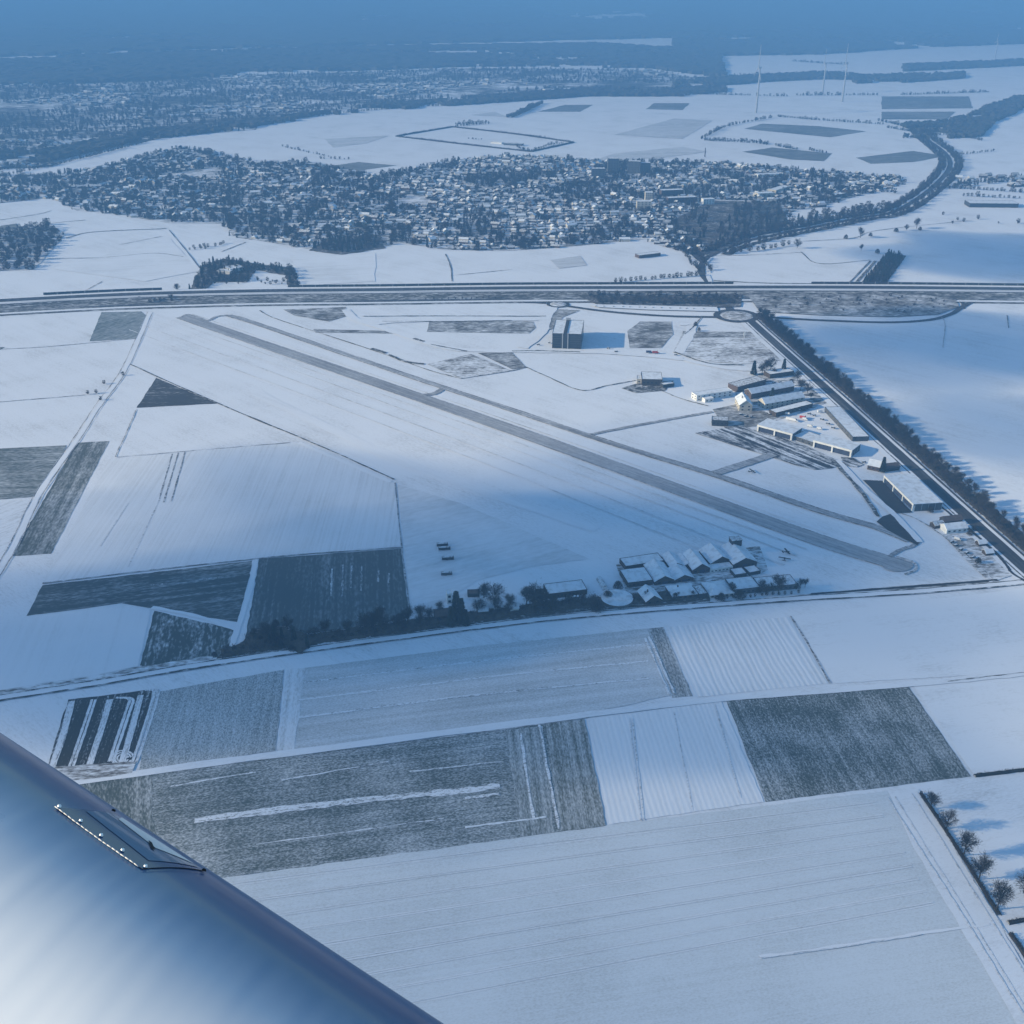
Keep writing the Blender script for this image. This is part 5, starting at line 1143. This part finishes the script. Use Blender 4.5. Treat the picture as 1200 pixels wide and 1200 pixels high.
o = merged('town_trees', as_items(FART), shp, [TWIG, NEEDLE]); tag(o, 'hazy mass of trees in the far town', 'trees')

# far forests: rough-topped canopies, 14 m high
FOREST = mottled('forest', (0.055, 0.05, 0.042), (0.03, 0.034, 0.028), 0.02, detail=6)
def forest(px, label, h=14, step=60, thr=.30, ns=700):
    P = [G2(p) for p in px]; x0, x1 = min(p[0] for p in P), max(p[0] for p in P); y0, y1 = min(p[1] for p in P), max(p[1] for p in P)
    V, Fc, idx = [], [], {}; ay = 1.4; nx_, ny_ = int((x1 - x0) / step) + 1, int((y1 - y0) / (step * ay)) + 1
    def vert(i, j):
        if (i, j) not in idx:
            idx[i, j] = len(V); V.append((x0 + (i + random.uniform(-.45, .45)) * step, y0 + (j + random.uniform(-.45, .45)) * step * ay, h * random.uniform(.6, 1.25)))
        return idx[i, j]
    cells = set()
    for i in range(nx_):
        for j in range(ny_):
            a, b = x0 + (i + .5) * step, y0 + (j + .5) * step * ay
            q = .6 * smooth_noise(a + 500, b, ns) + .25 * smooth_noise(a, b, ns * .3) + .15 * random.random()
            if q > thr and inside(a, b, P): cells.add((i, j))
    for i, j in cells:
        a, b, c, d = vert(i, j), vert(i + 1, j), vert(i + 1, j + 1), vert(i, j + 1); Fc += [(a, b, c), (a, c, d)]
        for (di, dj, p, q) in ((0, -1, a, b), (1, 0, b, c), (0, 1, c, d), (-1, 0, d, a)):
            if (i + di, j + dj) not in cells:
                n0 = len(V); V.extend([(V[p][0], V[p][1], 0), (V[q][0], V[q][1], 0)]); Fc += [(p, n0, n0 + 1), (p, n0 + 1, q)]
    o = new_obj('distant_forest', np_mesh('forest', V, Fc), FOREST); o['kind'] = 'stuff'; tag(o, label, 'forest')
forest([(-150, 104), (100, 98), (330, 86), (560, 78), (760, 80), (850, 92), (840, 60), (700, 52), (400, 56), (100, 66), (-150, 80)], 'broad hazy forest behind the far town', 15, 24, .34, 420)
forest([(790, 66), (960, 64), (1080, 56), (1290, 48), (1290, 26), (1000, 30), (790, 40)], 'hazy forest band on the far right plain', 15, 30, .33, 500)
forest([(-200, 74), (300, 56), (800, 44), (800, -10), (300, -10), (-200, -10)], 'faint forest band near the horizon on the left', 18, 60, .30, 900)
forest([(760, 40), (1300, 28), (1300, -10), (760, -10)], 'faint forest band near the horizon on the right', 18, 70, .28, 900)
forest([(-60, 196), (60, 190), (170, 164), (300, 150), (300, 143), (170, 155), (60, 178), (-60, 186)], 'dark wood along the lower edge of the far town', 12, 11, .38, 110)
forest([(300, 148), (420, 132), (560, 122), (690, 113), (800, 113), (850, 108), (850, 103), (690, 105), (560, 115), (420, 126), (300, 143)], 'dark wood line between the far town and the snowy fields', 12, 11, .42, 110)
forest([(790, 104), (850, 100), (900, 96), (960, 93), (1010, 94), (1010, 88), (960, 86), (900, 89), (840, 92), (790, 96)], 'patchy dark copses behind the wind turbines', 12, 13, .42, 130)
forest([(1000, 98), (1060, 97), (1130, 92), (1130, 86), (1060, 88), (1000, 90)], 'dark copse right of the wind turbines', 12, 13, .30, 150)
forest([(1060, 84), (1220, 76), (1220, 70), (1060, 77)], 'thin dark wood on the far right plain', 12, 16, .35, 200)
forest([(1045, 158), (1090, 164), (1150, 160), (1165, 143), (1200, 128), (1215, 112), (1190, 114), (1150, 130), (1110, 143), (1060, 146)], 'dark riverside wood at the end of the road corridor', 10, 9, .44, 70)

# ------------------------------------------------------------------ the aircraft's own wing
CAMP = Vector((0, 0, ALT)); DROP = 1.08
LE_PX = ((0, 874), (488, 1200))
def near(px, drop): d = ray(*px); return CAMP + d * (drop / -d.z)
A0, A1 = near(LE_PX[0], DROP), near(LE_PX[1], DROP)
ES = (A1 - A0); SPAN = ES.length; ES.normalize(); AFT = Vector((ES.y, -ES.x, 0)).normalized()
if AFT.y > 0: AFT = -AFT
CH, TH = 1.5, 0.27
def yt(x):
    q = min(max(x / CH, 0), 1); return 5 * TH * CH * (.2969 * math.sqrt(q) - .126 * q - .3516 * q * q + .2843 * q ** 3 - .1036 * q ** 4)
def S(s, x, lift=0.0):
    z = yt(x); d = 1e-4; sl = (yt(x + d) - yt(max(0, x - d))) / (2 * d if x > d else d + x); n = (Vector((0, 0, 1)) - AFT * sl).normalized()
    return A0 + ES * s + AFT * x + Vector((0, 0, z)) + n * lift
def on_wing(px, lift=0.0):
    """span and chord place of the skin seen at this place of the photograph"""
    d = ray(*px); t0, t1 = None, None; g = lambda t: (CAMP + d * t - A0).z - yt((CAMP + d * t - A0).dot(AFT)) if (CAMP + d * t - A0).dot(AFT) > 0 else 1
    t = .3
    while t < 6:
        if g(t) < 0: t0, t1 = t - .005, t; break
        t += .005
    if t0 is None:
        t = DROP / -d.z; q = CAMP + d * t - A0; return q.dot(ES), max(.004, q.dot(AFT))
    for _ in range(30):
        m = (t0 + t1) / 2
        if g(m) < 0: t1 = m
        else: t0 = m
    q = CAMP + d * t1 - A0; return q.dot(ES), q.dot(AFT)
WP = principled('wing_paint_shaded', (0.66, 0.68, 0.71), 0.28, 0.22); n = WP.node_tree.nodes; L = WP.node_tree.links
WP.node_tree.nodes['Principled BSDF'].inputs['Coat Weight'].default_value = 0.25; WP.node_tree.nodes['Principled BSDF'].inputs['Coat Roughness'].default_value = 0.12
tc = n.new('ShaderNodeTexCoord'); nz = n.new('ShaderNodeTexNoise'); nz.inputs['Scale'].default_value = 3.0; nz.inputs['Detail'].default_value = 2
wr = n.new('ShaderNodeVectorRotate'); wr.rotation_type = 'Z_AXIS'; wr.inputs['Angle'].default_value = -math.atan2(AFT.y, AFT.x) - .35
wm_ = n.new('ShaderNodeMapping'); wm_.inputs['Scale'].default_value = (.5, 3.2, 1); L.new(tc.outputs['Object'], wr.inputs['Vector']); L.new(wr.outputs[0], wm_.inputs['Vector'])
L.new(wm_.outputs[0], nz.inputs['Vector']); bp = n.new('ShaderNodeBump'); bp.inputs['Distance'].default_value = .0065; bp.inputs['Strength'].default_value = .5
L.new(nz.outputs['Fac'], bp.inputs['Height']); L.new(bp.outputs[0], n['Principled BSDF'].inputs['Normal'])
nz2 = n.new('ShaderNodeTexNoise'); nz2.inputs['Scale'].default_value = 9; nz2.inputs['Detail'].default_value = 6; L.new(tc.outputs['Object'], nz2.inputs['Vector'])
mr = n.new('ShaderNodeMapRange'); mr.inputs['To Min'].default_value = .2; mr.inputs['To Max'].default_value = .42; L.new(nz2.outputs['Fac'], mr.inputs['Value']); L.new(mr.outputs[0], n['Principled BSDF'].inputs['Roughness'])
# leading-edge shade put into the base colour: dark blue fading to pale aft
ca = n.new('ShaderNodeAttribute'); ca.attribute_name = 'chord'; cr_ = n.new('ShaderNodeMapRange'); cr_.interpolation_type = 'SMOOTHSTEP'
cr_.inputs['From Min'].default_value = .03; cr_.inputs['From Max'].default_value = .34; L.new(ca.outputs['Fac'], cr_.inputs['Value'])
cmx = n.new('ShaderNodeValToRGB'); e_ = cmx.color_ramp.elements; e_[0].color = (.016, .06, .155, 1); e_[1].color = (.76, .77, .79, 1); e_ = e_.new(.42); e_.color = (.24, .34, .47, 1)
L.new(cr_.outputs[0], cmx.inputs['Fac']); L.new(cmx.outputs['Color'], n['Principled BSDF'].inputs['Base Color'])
wing = empty('aircraft_wing', A0); tag(wing, 'glossy pale aircraft wing leading edge filling the lower left corner', 'aircraft wing')
def local(p): return p - A0
prof = [(CH * (1 - math.cos(math.pi * k / 60)) / 2, 1) for k in range(60, -1, -1)] + [(CH * (1 - math.cos(math.pi * k / 40)) / 2, -1) for k in range(1, 41)]
stn = np.linspace(-5.5, SPAN + 0.9, 26); vs, fs, chord = [], [], []; n_ = len(prof)
for s in stn:
    for x, sg in prof: vs.append(local(A0 + ES * s + AFT * x + Vector((0, 0, yt(x) * (1 if sg > 0 else -.8))))); chord.append(x)
for i in range(len(stn) - 1):
    for k in range(n_ - 1): fs.append((i * n_ + k, i * n_ + k + 1, (i + 1) * n_ + k + 1, (i + 1) * n_ + k))
fs += [tuple(range(n_)), tuple(range((len(stn)) * n_ - 1, (len(stn) - 1) * n_ - 1, -1))]
m_ = MB().add(vs, fs).mesh('skin'); bm = bmesh.new(); bm.from_mesh(m_); bmesh.ops.recalc_face_normals(bm, faces=bm.faces); bm.to_mesh(m_); bm.free()
for p in m_.polygons: p.use_smooth = True
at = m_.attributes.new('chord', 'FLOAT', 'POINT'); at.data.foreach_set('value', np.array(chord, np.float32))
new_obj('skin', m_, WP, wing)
# landing-light cover let into the leading edge
def panel(name, corners, lift, mat, parent, nu=14, nv=10):
    """corners: aft-left, aft-right, fore-right, fore-left in the photograph"""
    sc = [on_wing(c) for c in corners]; V, Fc = [], []
    for i in range(nu + 1):
        for j in range(nv + 1):
            u, v = i / nu, j / nv
            s = (sc[0][0] * (1 - u) + sc[1][0] * u) * (1 - v) + (sc[3][0] * (1 - u) + sc[2][0] * u) * v
            x = (sc[0][1] * (1 - u) + sc[1][1] * u) * (1 - v) + (sc[3][1] * (1 - u) + sc[2][1] * u) * v
            V.append(local(S(s, max(x, .0015), lift)))
    for i in range(nu):
        for j in range(nv): a = i * (nv + 1) + j; Fc.append((a, a + 1, a + nv + 2, a + nv + 1))
    o = MB().add(V, Fc).build(name, mat, parent, smooth=True)
    return o
FL_ = principled('cover_plastic', (0.025, 0.065, 0.15), 0.22, 0.5)
cover = panel('light_cover', ((66, 948), (166, 1019), (241, 1022), (132, 955)), .0012, FL_, wing)
panel('window', ((100, 952), (174, 1010), (232, 1018), (131, 954)), .0018, principled('cover_glass', (0.13, 0.17, 0.23), 0.06, 0.6), cover)
panel('reflector', ((138, 962), (182, 996), (226, 1014), (142, 960)), .0024, principled('reflector', (0.62, 0.60, 0.58), 0.25, 0.6), cover, 10, 6)
panel('bracket', ((173, 987), (177, 990), (181, 999), (176, 996)), .003, B['dark'], cover, 3, 6)
def bead(px_line, rad, mat, name, parent, jit=0.0):
    m = MB(); pts = []
    for i in range(len(px_line) - 1):
        for k in range(10):
            t = k / 10; c = [px_line[i][q] * (1 - t) + px_line[i + 1][q] * t for q in (0, 1)]; s, x = on_wing(c); pts.append(local(S(s + random.uniform(-jit, jit), x + random.uniform(-jit, jit), .0022)))
    for a, b in zip(pts, pts[1:]): r_ = rad * random.uniform(.9, 1.1); m.tube(a, b, r_, r_, 6)
    return m.build(name, mat, parent, smooth=True)
bead([(64, 947), (115, 985), (167, 1021)], .0007, principled('sealant', (.5, .52, .55), .9, .1), 'sealant_bead', cover, .00025)
bead([(167, 1020), (200, 1019), (222, 1020), (241, 1023)], .0005, B['rubber'], 'seam', cover)
def screw(px, mat, r_=.0026):
    s, x = on_wing(px); p = local(S(s, x, .002)); n = (S(s, x, .01) - S(s, x, 0)).normalized(); m = MB()
    m.tube(p, p + n * .0022, r_, r_ * .75, 12).build('screw', mat, cover)
SCW = principled('screw_head', (.75, .76, .78), .35, .5, .3)
for px in ((69, 947), (94, 964), (118, 981), (143, 998.5), (170, 1017.5)): screw(px, SCW)
for px in ((132, 952), (238, 1022)): screw(px, B['rubber'], .003)
